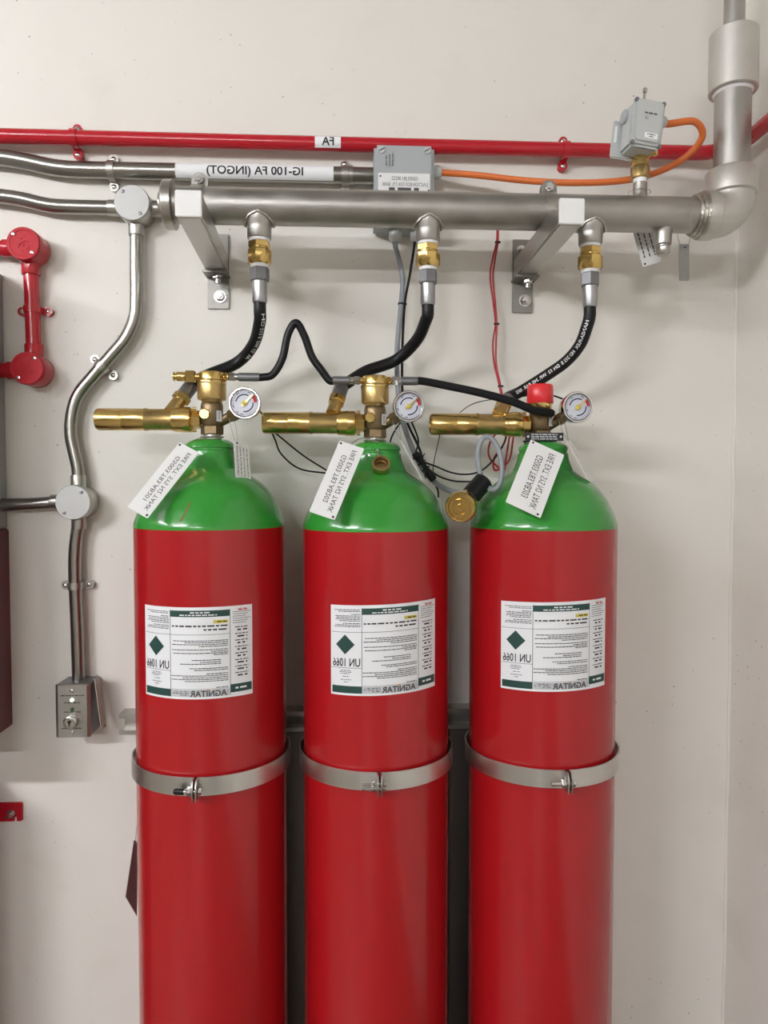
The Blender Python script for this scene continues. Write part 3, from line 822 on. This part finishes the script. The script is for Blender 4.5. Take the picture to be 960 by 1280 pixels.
h1 = V((o1.x, YK, o1.z)); h2 = V((o2.x, YK, o2.z))
zl = W(110, 258.5, YK)
conduit('bent stainless conduit entering the junction box beside the manifold', [W(-60, 239, YK), W(0, 245.5, YK), W(28, 249.5, YK), W(56, 256, YK), W(78, 258.5, YK), V((h1.x-.06, YK, h1.z)), V((h1.x-.034, YK, h1.z))], .0142)
conduit('stainless conduit running behind the manifold into the grey box', [V((h1.x+.034, YK, h1.z)), V((W(300, 260, YK).x, YK, h1.z)), V((W(469, 262, YK).x, YK, h1.z))], .0125)
conduit('bent stainless conduit joining the two round junction boxes', [V((h1.x, YK, h1.z-.034)), W(170.5, 330, YK), W(170.5, 372, YK), W(168.5, 397, YK), W(157, 423, YK), W(138, 446, YK), W(117, 470, YK), W(98, 494, YK), W(90.5, 517, YK), W(89, 545, YK), V((h2.x-.001, YK, h2.z+.07)), V((h2.x, YK, h2.z+.034))], rk, [(127, 460)])
conduit('short stainless conduit from round box behind the grey cabinet', [V((h2.x-.034, YK, h2.z)), W(30, 630.5, YK), W(-60, 632, YK)], .0128)
conduit('straight stainless conduit down to the key switch box', [V((h2.x, YK, h2.z-.034)), W(93.5, 700, YK), W(96.5, 790, YK), W(98.5, 853, YK)], .0128, [(97, 734)])

# red conduit with two round red boxes
YKR = -.0225
r1 = W(28.5, 304, -.056); r2 = W(33.5, 460, -.056)
round_box('junction_box', 'upper round red junction box beside the grey cabinet', r1, .0315, 'pipe_red', 'cover_red', [(-1, 0), (0, -1)], .0175, .056, 'round red junction boxes', (135, -45), True)
round_box('junction_box', 'lower round red junction box beside the grey cabinet', r2, .0315, 'pipe_red', 'cover_red', [(-1, 0), (0, 1)], .0175, .056, 'round red junction boxes', (50, -130), True)
conduit('short red conduit between the two round red boxes', [V((r1.x, YKR, r1.z-.034)), V(((r1.x+r2.x)/2, YKR, (r1.z+r2.z)/2)), V((r2.x, YKR, r2.z+.034))], .0142, [(38, 387)], 'pipe_red', 'red conduits', name='red_conduit', sp='pipe_red')
for rr, lab in ((r1, 'red conduit stub entering the upper round red box'), (r2, 'red conduit stub entering the lower round red box')):
    conduit(lab, [V((rr.x-.034, YKR, rr.z)), V((rr.x-.08, YKR, rr.z)), V((rr.x-.2, YKR, rr.z))], .0145, (), 'pipe_red', 'red conduits', name='red_conduit')

# ------------------------------------------------------------------ cabinets at the left
def cabinet(name, label, xr, z0, z1, m, depth, ear=None):
    wd = .42; t = thing(name, (xr-wd/2, 0, z0), label, 'cabinet')
    child(MB().box((xr-wd/2, -depth/2, (z0+z1)/2), (wd, depth, z1-z0)), 'cabinet_body', m, t, .003)
    child(MB().box((xr-wd/2, -depth-.009, (z0+z1)/2), (wd-.012, .018, z1-z0-.012)), 'cabinet_door', m, t, .004)
    return t
zg = W(8, 660, 0).z
cabinet('grey_cabinet', 'grey steel cabinet on wall above the maroon cabinet', W(8, 560, 0).x, zg, W(0, 343, 0).z, 'grey_steel', .20)
cabinet('red_cabinet', 'dark maroon wall cabinet below the grey cabinet', W(14, 780, 0).x, W(14, 906, 0).z, zg-.001, 'maroon', .20)
t = cabinet('hose_cabinet', 'red wall cabinet with a bolted mounting ear', W(-6, 1020, 0).x, .15, W(-6, 962, 0).z, 'maroon', .17)
e = W(10, 1015, -.004)
ea = child(MB().prism([(-.06, -.0195), (.012, -.0195), (.013, -.010), (.0175, -.010), (.018, -.0195), (.026, -.0195), (.029, -.017), (.029, .017), (.026, .0195), (-.06, .0195)], e+YA*.003, XA, ZA, -YA, .004), 'mounting_ear', 'pipe_red', t)
b = W(14, 1017, -.005)
child(MB().cyl(b, b-YA*.002, .0085, 20).hexa(b-YA*.002, b-YA*.007, .0065).cyl(b-YA*.006, b-YA*.018, .0036, 14), 'ear_bolt', 'chrome', ea)

# ------------------------------------------------------------------ key switch box
ys = -.066
p0, p1 = W(69, 923, ys), W(113, 854.5, ys)
t = thing('key_switch_box', ((p0.x+p1.x)/2, 0, p0.z), 'stainless key switch box at the foot of the conduit', 'switch box')
cx_, cz_ = (p0.x+p1.x)/2, (p0.z+p1.z)/2; w_, h_ = p1.x-p0.x, p1.z-p0.z
child(MB().box((cx_, (ys+.004)/2, cz_), (w_-.004, -ys-.004, h_-.004)), 'back_box', 'zinc', t, .002)
mb = MB(); bev = .007
o = V((cx_, ys+.004, cz_)); a, b = w_/2, h_/2
vs = [o+V((i*a, 0, j*b)) for i, j in ((-1, -1), (1, -1), (1, 1), (-1, 1))]+[o+V((i*(a-bev), -.0055, j*(b-.003))) for i, j in ((-1, -1), (1, -1), (1, 1), (-1, 1))]
fp = child(mb.add(vs, [(0, 3, 2, 1), (4, 5, 6, 7), (0, 1, 5, 4), (1, 2, 6, 5), (2, 3, 7, 6), (3, 0, 4, 7)]), 'face_plate', 'steel', t, .0012)
yf = ys-.0016
P = lambda px, py: V((W(px, py, yf).x, yf, W(px, py, yf).z))
for py in (864, 916): child(MB().lathe(P(90, py), -YA, [(0, .0042), (.0016, .0038), (.0022, .002)], 16), 'plate_screw', 'chrome', fp)
child(MB().lathe(P(90, 875), -YA, [(0, .0036), (.002, .0034), (.004, .0018)], 16), 'lit_lamp', 'led', fp)
child(MB().lathe(P(90, 886.5), -YA, [(0, .0038), (.002, .0036), (.0035, .0018)], 16), 'dark_lamp', 'ledg', fp)
kl = child(MB().lathe(P(89.5, 901.5), -YA, [(0, .0125), (.002, .0135), (.010, .0130), (.0115, .011), (.0115, .009), (.0105, .0085)], 32), 'key_lock', 'chrome', fp)
k0 = P(89, 901.5)-YA*.0112
child(MB().prism([(math.cos(q)*.0032, math.sin(q)*.0032+.0015) for q in [k*math.pi/6 for k in range(12)]], k0, XA, ZA, -YA, .0012).box(k0-ZA*.003-YA*.0006, (.0022, .0012, .007)), 'key_slot', 'dark', fp)
mb = MB(); fn = plane_fn(V((0, yf-.0003, 0)), XA, ZA)
for j, (py, x0, x1) in enumerate(((869.5, 76, 105), (878.5, 80.5, 100), (890, 80, 101), (910.5, 77, 102))):
    dashes(mb, fn, P(x0, py).x, P(x1, py).x, P(90, py).z, .0019, 70+j)
child(mb, 'plate_print', 'ink', fp, smooth=0)['kind'] = 'stuff'
child(MB().cyl(W(98.5, 853, YK)-ZA*.014, W(98.5, 853, YK)+ZA*.002, .0165, 24), 'conduit_nut', 'chrome', t)

# ------------------------------------------------------------------ hanging tags
def card(name, label, quad, m, th=.0012, lines=None, texts=None, hole=None, cat='tag', grp=None, print_m='ink', seed=1, cord=None, cord_r=.0006, exact=False, dens=.8):
    """thin plate with four world corners: top-left, top-right, bottom-right, bottom-left of the hanging plate"""
    a, b, c, d = [V(q) for q in quad]
    X = ((b-a)+(c-d)).normalized(); Dn = ((d-a)+(c-b)); Dn = (Dn-X*Dn.dot(X)).normalized(); N = X.cross(Dn).normalized()
    if N.dot(CAM-a) < 0: N = -N
    o = (a+b+c+d)/4; wX = ((b-a).length+(c-d).length)/2; hY = ((d-a).length+(c-b).length)/2
    t = thing(name, (a+b)/2, label, cat, grp)
    r = min(.002, wX*.2); po = []
    for sx, sy, s0 in ((1, 1, 0), (-1, 1, 90), (-1, -1, 180), (1, -1, 270)):
        for k in range(4):
            an = rad(s0+30*k); po.append((sx*(wX/2-r)+r*math.cos(an), sy*(hY/2-r)+r*math.sin(an)))
    if exact:
        mbq = MB().add([p_+N*q_ for q_ in (-th/2, th/2) for p_ in (a, b, c, d)], [(0, 3, 2, 1), (4, 5, 6, 7), (0, 1, 5, 4), (1, 2, 6, 5), (2, 3, 7, 6), (3, 0, 4, 7)])
        pl = child(mbq, 'tag_plate', m, t)
    else: pl = child(MB().prism(po, o-N*th/2, X, Dn, N, th), 'tag_plate', m, t)
    fn0 = lambda O, dd, uu: plane_fn(O+N*(th/2+.0003), dd, uu)
    if texts:
        mb = MB()
        for s, off, cap, wid in texts:                  # written down the tag's length, mirrored
            text_on(mb, s, fn0(o+X*off, Dn, -X if True else X), cap, wid)
        child(mb, 'tag_print', print_m, pl, smooth=0)['kind'] = 'stuff'
    if lines:
        mb = MB(); n, cap = lines
        for j in range(n): dashes(mb, fn0(o, Dn, X), -hY*.38, hY*.36, (j-(n-1)/2)*wX/(n+.6), cap, seed+j, dens)
        child(mb, 'tag_print', print_m, pl, smooth=0)['kind'] = 'stuff'
    for hx_, hy_ in (hole or ()):
        h = o+X*(hx_*wX/2)+Dn*(hy_*hY/2)+N*(th/2)
        child(MB().lathe(h, N, [(0, .0020), (.0004, .0020)], 14), 'tag_hole', 'dark', pl)
    if cord: child(MB().tube(cr(cord, 8), cord_r, 6), 'cord', 'wire' if cord_r > .0007 else 'steel', t)
    return t
# big white tags on the cylinder shoulders
TAGQ = [[(228, 557, -.262), (255, 568, -.268), (177.5, 646, -.325), (156, 629.5, -.318)],
        [(434, 556, -.262), (466, 565, -.268), (407, 646, -.325), (376.5, 634, -.318)],
        [(666, 551, -.262), (707.5, 570, -.268), (673, 646.5, -.325), (629, 626, -.318)]]
for i in range(3):
    q = [W(*p) for p in TAGQ[i]]
    o = (q[0]+q[1]+q[2]+q[3])/4; wd = ((q[1]-q[0]).length+(q[2]-q[3]).length)/2; L = ((q[3]-q[0]).length+(q[2]-q[1]).length)/2
    t = card('valve_tag', 'white plate tag lettered '+NAMES[i]+' hanging on a green shoulder', q, 'tag', .0014,
         texts=[('G5003.T83.'+NAMES[i], -wd*.10, wd*.19, L*.66), ('FIRE EXT. SYS N2 TANK', wd*.20, wd*.19, L*.86)], hole=[(-.82, -.94), (.80, .94)], grp='white plate tags',
         cord=[q[0].lerp(q[1], .08)+(q[3]-q[0])*.03, W([245, 448, 668][i], 549, YT-.045), W([255, 462, 672][i], 547, YT-.024)])
# small engraved tags on the other side of each neck
SQ = [[(289, 551, -.215), (305.5, 555, -.195), (319, 607, -.205), (298, 600, -.235)],
      [(499.5, 549, -.235), (503, 553, -.150), (537, 607, -.165), (528, 600, -.240)],
      [(707.5, 550, -.235), (713.5, 551, -.150), (745.5, 607, -.165), (736, 601, -.240)]]
for i in range(3):
    q = [W(*p) for p in SQ[i]]; gx = [292, 496, 704][i]
    card('small_tag', ['small engraved tag hung below the gauge beside switch box cylinder', 'small engraved tag seen edge-on beside the middle cylinder neck', 'small engraved tag seen edge-on below the red cap gauge'][i], q, 'tag' if i != 1 else 'paper', .0010,
         lines=(4, .0016), dens=.45, exact=(i > 0), hole=[(-.6, -.92), (.6, .92)], grp='small engraved tags', print_m='greyink', seed=20+i,
         cord=[q[0]+(q[1]-q[0])*.3, W(gx-3, 535, YT-.03), W(gx-5, 522, YT-.02), W(gx+2, 530, YT-.02), q[0]+(q[1]-q[0])*.5])
card('small_tag', 'worn tan tag hanging at the side of the key switch box', [W(117, 849, -.06), W(123.5, 846, -.025), W(133.5, 907, -.025), W(127.5, 912, -.06)], 'stain', .001, lines=(3, .0014), hole=[(.4, .92)], print_m='greyink', seed=50,
     cord=[W(120, 848, -.045), W(121.5, 843.5, -.04), W(116, 850, -.05)])
card('small_tag', 'white engraved tag hanging behind the manifold below the pressure switch', [W(789, 262, YM+.055), W(813, 258, YM+.055), W(821, 327, YM+.052), W(798.5, 336, YM+.052)], 'tag', .001, lines=(3, .0026), hole=[(-.7, .92)], print_m='greyink', seed=80,
     cord=[W(800, 262, YM+.050), V((XS, YM+.02, ZM+RM+.006)), V((XS+.020, YM, ZM+RM+.008)), V((XS, YM-.014, ZM+RM+.010)), V((XS-.022, YM, ZM+RM+.006)), W(797, 262, YM+.05)])
card('small_tag', 'narrow dull metal tag hanging near the manifold elbow', [W(849, 305, YM), W(861.5, 305, YM), W(861, 351, YM), W(848.5, 351, YM)], 'dulltag', .0012, hole=[(.2, -.82)], seed=90,
     cord=[W(857, 309, YM-.002), W(862, 300, YM-RM*.6), W(864, 270, YM-RM-.001), W(863, 251, YM-.012), W(852, 270, YM+RM+.002), W(847, 293, YM+.02), W(850, 304, YM), W(855, 309, YM-.002)])
card('small_tag', 'dark card standing out beside the lower part of a red cylinder', [W(167.5, 1050, -.125), W(172, 1054, -.095), W(171, 1145, -.095), W(157, 1121, -.125)], 'card', .0012, seed=95, exact=True,
     cord=[W(170, 1056, -.112), W(171, 1035, -.118), V((TX[0]-(RC+.0075)*.94, YT+.048, W(247, 983, YT-RC).z))])

# brass cap hanging on a chain from the middle neck
c = W(476, 582, YT-.062)
t = thing('brass_cap', c-ZA*.016, 'open brass cap hanging on a chain before the middle neck', 'cap')
ax = V((0, -.86, .5)).normalized()
child(MB().lathe(c-ax*.010, ax, [(0, .0120), (.001, .0150), (.007, .0158), (.017, .0162), (.019, .0155), (.019, .0125), (.006, .0118), (.006, .001)], 32, caps=False), 'cap_shell', 'brass_dull', t)
for k in range(3): child(MB().torus(c+ax*(.0075-.004*k), ax, .0120, .0011, 24, 6), 'inner_thread', 'bronze', t)
a, b = W(470, 549, YT-.030), W(474, 572, YT-.056); nl = 7
for k in range(nl):
    p = a.lerp(b, (k+.5)/nl); d = (b-a).normalized(); n_ = frame(d)[1 + k % 2]; n2 = d.cross(n_)
    child(MB().tube([p+d*(.0042*math.cos(q))+n2*(.0020*math.sin(q)) for q in [2*math.pi*j/12 for j in range(12)]], .0007, 6, True), 'chain_link', 'chrome', t)

# ------------------------------------------------------------------ grey junction box behind the manifold
yb = -.075
q0, q1 = W(468, 240, yb), W(543, 181.5, yb); zb = W(493, 297, 0).z
xm, wm = (q0.x+q1.x)/2, q1.x-q0.x; zc, hm = (q1.z+zb)/2, q1.z-zb
t = thing('terminal_box', (xm, 0, zb), 'square grey plastic terminal box on wall behind the manifold', 'junction box')
child(MB().box((xm, -.028, zc), (wm, .056, hm)), 'box_body', 'plastic', t, .005)
ld_ = child(MB().box((xm, -.065, zc), (wm+.001, .019, hm+.001)), 'lid', 'plastic', t, .006)
PB = lambda px, py: W(px, py, yb-.0005)
for px, py in ((477, 187), (534, 188)):
    s_ = PB(px, py); sc = child(MB().lathe(s_, -YA, [(0, .0072), (.0012, .0068), (.0014, .004)], 20), 'lid_screw', 'plastic_l', ld_)
    child(MB().box(s_-YA*.0016, (.0125, .0006, .0015), V((.87, 0, .5)), YA, V((-.5, 0, .87))), 'screw_slot', 'dark', ld_)
n0, n1 = PB(472.5, 262), PB(537.5, 217.5)
pl = child(MB().box(((n0.x+n1.x)/2, yb-.0012, (n0.z+n1.z)/2), (n1.x-n0.x, .0014, n1.z-n0.z)), 'name_plate', 'tag', ld_, .0004)
mb = MB()
for s, px, py, wpx in (('G5003.JB1.00222', 506, 223, 32), ('JUNCTION BOX FOR CYL. BANK', 506.5, 230.5, 57)):
    text_on(mb, s, plane_fn(W(px, py, yb-.0022), MX, ZA), .0072, wpx*1.43/900)
fn = plane_fn(V((0, yb-.0022, 0)), XA, ZA); dashes(mb, fn, W(486, 237, yb).x, W(525, 237, yb).x, W(505, 237, yb).z, .006, 8, .6)
child(mb, 'plate_print', 'greyink', pl, smooth=0)['kind'] = 'stuff'
for px, py in ((475.5, 220), (536, 238)): child(MB().lathe(W(px, py, yb-.0019), -YA, [(0, .0018), (.0008, .0016)], 12), 'plate_screw', 'ink', pl)
mb = MB()
for j, px in enumerate((483, 487, 491)): dashes(mb, plane_fn(W(px, 200, yb-.0012), ZA, XA), -.011, .010+.002*j, 0, .0018, 15+j)
child(mb, 'lid_print', 'greyink', ld_, smooth=0)['kind'] = 'stuff'
def gland(parent, a, d, r=.0125, m='plastic_l', L=.020):
    a, d = V(a), V(d).normalized()
    return child(MB().lathe(a-d*.002, d, [(0, r*.8), (.004, r*.82), (.004, r), (L*.55, r), (L*.8, r*.92), (L, r*.62)], 20), 'cable_gland', m, parent)
gR = V((q1.x, -.045, W(546, 216, -.045).z)); gland(t, gR, XA, .0125)
gA = V((W(494, 297, -.04).x, -.042, zb)); gland(t, gA, -ZA, .0125, 'plastic_l', .026)
gB = V((W(518, 297, -.04).x, -.042, zb)); gland(t, gB, -ZA, .0085, 'plastic_l', .024)

# ------------------------------------------------------------------ pressure switch
N_ = V((math.sin(rad(5)), -math.cos(rad(5)), 0)); Xh = V((math.cos(rad(5)), math.sin(rad(5)), 0)); ro = rad(-6)
Xs = Xh*math.cos(ro)+ZA*math.sin(ro); Zs = ZA*math.cos(ro)-Xh*math.sin(ro)
fc = W(810.5, 153.5, YM-.044); ws, hs = .0595, .0850
t = thing('pressure_switch', (XS, YM, ZM+RM+.02), 'pale grey pressure switch on brass fitting above the manifold', 'pressure switch')
def loc(x, z, n=0): return fc+Xs*x+Zs*z+N_*n
bd = child(MB().box(loc(0, 0, -.028), (ws*.94, hs*.96, .042), Xs, Zs, N_), 'switch_body', 'plastic_l', t, .005)
ld_ = child(MB().box(loc(0, 0, -.0045), (ws, hs, .009), Xs, Zs, N_), 'lid', 'plastic_l', t, .004)
oc = [(-.020, -.034), (.020, -.034), (.0245, -.027), (.0245, .036), (-.0245, .036), (-.0245, -.027)]
child(MB().prism(oc, loc(0, 0), Xs, Zs, N_, .0035), 'raised_panel', 'plastic_l', ld_, .001)
for sx in (-1, 1):
    for sz in (-1, 1):
        child(MB().lathe(loc(sx*ws*.43, sz*hs*.44), N_, [(-.002, .0040), (.0008, .0038), (.0008, .002)], 16), 'lid_screw', 'zinc', ld_)
child(MB().box(loc(-.008, -.012, -.051), (ws*1.20, hs*.80, .005), Xs, Zs, N_), 'mounting_flange', 'plastic_l', t, .002)
child(MB().box(loc(-.0375, -.004, -.048), (.004, .030, .002), Xs, Zs, N_), 'flange_slot', 'tape', t)
st = child(MB().box(loc(.006, -.0235, .0037), (.024, .0095, .0006), Xs, Zs, N_), 'sticker', 'tape', ld_)
mb = MB(); fn = plane_fn(loc(.006, -.0235, .0043), Xs, Zs); dashes(mb, fn, -.008, .007, .0018, .0018, 1); dashes(mb, fn, -.004, .005, -.002, .0015, 2)
child(mb, 'sticker_print', 'greyink', st, smooth=0)['kind'] = 'stuff'
mb = MB(); fn = plane_fn(loc(0, 0, .0040), Xs, Zs); dashes(mb, fn, -.010, .014, .015, .0026, 3); text_on(mb, 'CE', plane_fn(loc(-.006, .006, .0040), -Xs, Zs), .0042)
child(mb, 'lid_print', 'greyink', ld_, smooth=0)['kind'] = 'stuff'
# side knob, top pin, cable gland
child(MB().lathe(loc(-ws*.47, .022, -.034), -Xs, [(0, .0125), (.005, .0125), (.007, .010)], 10), 'side_knob', 'plastic', t)
p = loc(-.004, hs*.48, -.020)
child(MB().lathe(p, Zs, [(0, .008), (.003, .008), (.004, .0025), (.022, .0022), (.022, .004), (.029, .0042), (.031, .002)], 16), 'adjusting_pin', 'chrome', t)
gp = loc(ws*.47, .020, -.026); gland(t, gp, Xs, .0105)
ge = gp+Xs*.018
# brass stem
o = V((XS, YM, 0)); zq = lambda py: W(801, py, YM).z
child(MB().lathe(o, ZA, [(zq(229), .0118), (zq(222), .0122)], 28), 'thread_tape', 'tape', t)
child(MB().lathe(o, ZA, [(zq(224), .014), (zq(223), .0172), (zq(210), .0172), (zq(208), .0150)], 10), 'brass_union', 'brass_dull', t)
child(MB().hexa(o+ZA*zq(209), o+ZA*zq(184), .0150, .3), 'brass_stem', 'brass', t)
b = V((XS+.012, YM-.010, zq(196))); d = V((.75, -.6, .25)).normalized()
child(MB().cyl(b-d*.006, b+d*.008, .0050, 14).lathe(b+d*.006, d, [(0, .0078), (.006, .0082), (.008, .0065)], 18), 'bleed_screw', 'brass', t)

# ------------------------------------------------------------------ cables and wires
def cable(name, label, pts, r, m, cat='cable', grp=None, ties=()):
    pts = [V(p) if not isinstance(p, tuple) or len(p) != 3 or p[0] < 20 else W(*p) for p in pts]
    path = cr(pts, 9)
    if ties:
        t = thing(name, path[0], label, cat, grp); child(MB().tube(path, r, 12), 'cable_run', m, t)
        for px, py in ties:
            k = min(range(1, len(path)-1), key=lambda j: (path[j]-W(px, py, path[j].y)).length); d = (path[k+1]-path[k-1]).normalized()
            q = child(MB().lathe(path[k]-d*.0016, d, [(0, r+.0014), (.0032, r+.0014)], 14), 'cable_tie', 'wire', t)
            child(MB().box(path[k]+XA*(r+.003)-YA*.001, (.006, .004, .0035)), 'tie_head', 'wire', q)
        return t
    return tagit(MB().tube(path, r, 12).build(name, m), label, cat, grp)
cable('orange_cable', 'orange cable looping from grey terminal box to pressure switch', [gR+XA*.012, gR+XA*.030, (600, 219.5, -.055), (660, 226, -.075), (720, 228.5, -.100), (780, 225.5, -.115), (825, 214, -.125), (860, 194, -.150), (878, 170, -.175), (868, 152, -.190), ge+Xs*.006, ge-Xs*.006], .0062, 'orange')
cable('grey_cable', 'grey cable dropping from terminal box behind middle gauge', [gA-ZA*.015, gA-ZA*.030, (503, 345, -.045), (501, 385, -.050), (496.5, 435, -.06), (497, 480, -.07), (502, 520, -.08), (512, 552, -.08), (526, 582, -.09), (544, 603, -.10), (562, 613, -.16), (580, 616, -.215), (592, 612, -.235)], .0052, 'grey_cable', ties=((504, 380),))
cable('black_cable', 'black cable beside the grey cable under terminal box', [gB-ZA*.015, gB-ZA*.028, (512, 345, -.040), (506, 380, -.045), (503, 435, -.045), (503, 490, -.05), (508, 525, -.05), (523, 558, -.05), (530, 580, -.06)], .0026, 'wire')
for j, (lab, dx) in enumerate((('red wire of a tied pair hanging under the manifold', 0), ('second red wire twisted along the tied pair under manifold', 3))):
    s = 1 if j else -1
    cable('red_wire', lab, [(621+dx*.4, 272, -.03), (621+dx*.5, 300, -.03), (617+s*1.6, 325, -.03), (614.5+s*1.8, 347, -.03), (618+s*1.2, 380, -.03), (620+s*.8, 405, -.03), (618+s*2.0, 430, -.03), (619+s*1.2, 455, -.03), (624+s*.8, 478, -.035), (628+s*.8, 500, -.04), (630+s*2, 530, -.05), (622+s*9, 552, -.06), (615+s*3, 572, -.07), (624-s*5, 588, -.07), (634+s*2, 576, -.07), (639+s*2.5, 548, -.06), (642+s*2, 530, -.05)], .0019, 'red_wire', 'wire', 'red wire pair', ties=((620, 304), (620, 404), (625, 482)) if j == 0 else ())
WIRES = [('black wire sagging left of the middle shoulder', [(338, 536, -.10), (344, 550, -.09), (352, 568, -.08), (375, 586, -.07), (412, 592, -.05)]),
         ('straight black wire slanting behind the middle tag', [(330, 530, -.10), (350, 546, -.09), (380, 570, -.07), (415, 592, -.05)]),
         ('black wire emerging behind the gauge beside switch box cylinder', [(318, 506, -.150), (330, 520, -.140), (342, 532, -.120)]),
         ('black wire curling left of the grey cable', [(508, 522, -.075), (497, 533, -.07), (489, 548, -.06), (487, 562, -.05)]),
         ('black wire curving right of the grey cable', [(511, 520, -.09), (519, 538, -.09), (523, 552, -.09), (520, 564, -.09), (516, 574, -.09)]),
         ('upper black wire sagging towards the solenoid', [(531, 578, -.09), (545, 583, -.10), (562, 590, -.11), (580, 593, -.11), (598, 590, -.11), (612, 580, -.11), (626, 562, -.10), (634, 542, -.09), (636, 528, -.08)]),
         ('lower black wire sagging towards the solenoid', [(533, 584, -.09), (548, 595, -.11), (566, 601, -.12), (582, 602, -.16), (596, 602, -.225)]),
         ('black wire hanging in the gap beside solenoid', [(528, 584, -.07), (540, 598, -.07), (547, 612, -.07), (548, 622, -.07)]),
         ('thin black wire arching above the lowest brass relief tube', [(575, 516, -.10), (585, 508, -.10), (600, 502, -.09), (625, 498, -.08), (650, 495, -.08)]),
         ('thin black wire dropping below the brass relief tube', [(551, 538, -.10), (547, 556, -.10), (542, 580, -.09), (541, 596, -.09)]),
         ('black wire passing behind the red cap', [(640, 500, -.13), (655, 495, -.12), (675, 493, -.11), (690, 494, -.11), (712, 502, -.12)])]
for lab, p in WIRES:
    cable('black_wire', lab, p, .0009 if 'thin' in lab else .0017, 'wire', 'wire', 'black wires')
# bundle wrap near the middle neck
bp_ = [W(518, 566, -.10), W(526, 576, -.10), W(534, 588, -.11), (W(542, 600, -.11))]
t = thing('cable_bundle', bp_[0], 'untidy bundle of black tape and ties beside the middle neck', 'cable bundle')
child(MB().tube(cr(bp_, 6), lambda s: .0065+.0015*math.sin(9*s), 12), 'bundle_wrap', 'wire', t)
for k in range(4):
    p = bp_[0].lerp(bp_[-1], .15+.22*k); d = (bp_[-1]-bp_[0]).normalized()
    e = child(MB().torus(p, d, .0085, .0012, 16, 6), 'bundle_tie', 'wire', t)
    child(MB().tube([p, p+V((.006-.004*k, -.008, .012)), p+V((.012-.007*k, -.010, .018 if k % 2 else -.022))], .0012, 6), 'tie_tail', 'wire', t)

# solenoid hanging in the gap between two cylinders
c = W(574.5, 635.5, -.285)
ax = (c-W(607, 598, -.225)).normalized()
t = thing('solenoid_actuator', c, 'brass solenoid actuator with black coil hanging between two cylinders', 'solenoid')
fx_ = (ax*.55+(CAM-c).normalized()*.75).normalized()
L_ = lambda h: c-fx_*h
child(MB().lathe(L_(.020), fx_, [(0, .020), (.002, .0262), (.012, .0270), (.016, .0262), (.018, .0245), (.0185, .0205), (.0165, .0195), (.0165, .0160), (.0190, .0155), (.0190, .0120), (.0170, .0112), (.0170, .0070), (.0195, .0064), (.0195, .0030), (.0180, .0026)], 48), 'brass_nose', 'brass', t)
child(MB().hexa(L_(.030), L_(.018), .0275, .2), 'hex_collar', 'brass', t)
child(MB().lathe(L_(.040), fx_, [(0, .021), (.002, .0235), (.012, .0235)], 36), 'steel_collar', 'steel', t)
e0 = L_(.036); e1 = W(606, 600, -.235)
child(MB().cyl(e0, e1, .0175, 28, ch=.003), 'coil', 'rubber', t)
mb = MB(); pts = []
a_ = rad(-16)
for k in range(34):
    q = 2*math.pi*k/33*1.02-1.9
    x, z = 15.5*math.cos(q), 33*math.sin(q)
    pts.append(W(612.5+x*math.cos(a_)-z*math.sin(a_)*-1*.35, 579-z+x*.1, -.245+.01*math.sin(q*.5)))
cable('grey_cable', 'grey cable coiled in one loop above the solenoid', pts+[W(606, 603, -.236)], .0046, 'grey_cable')
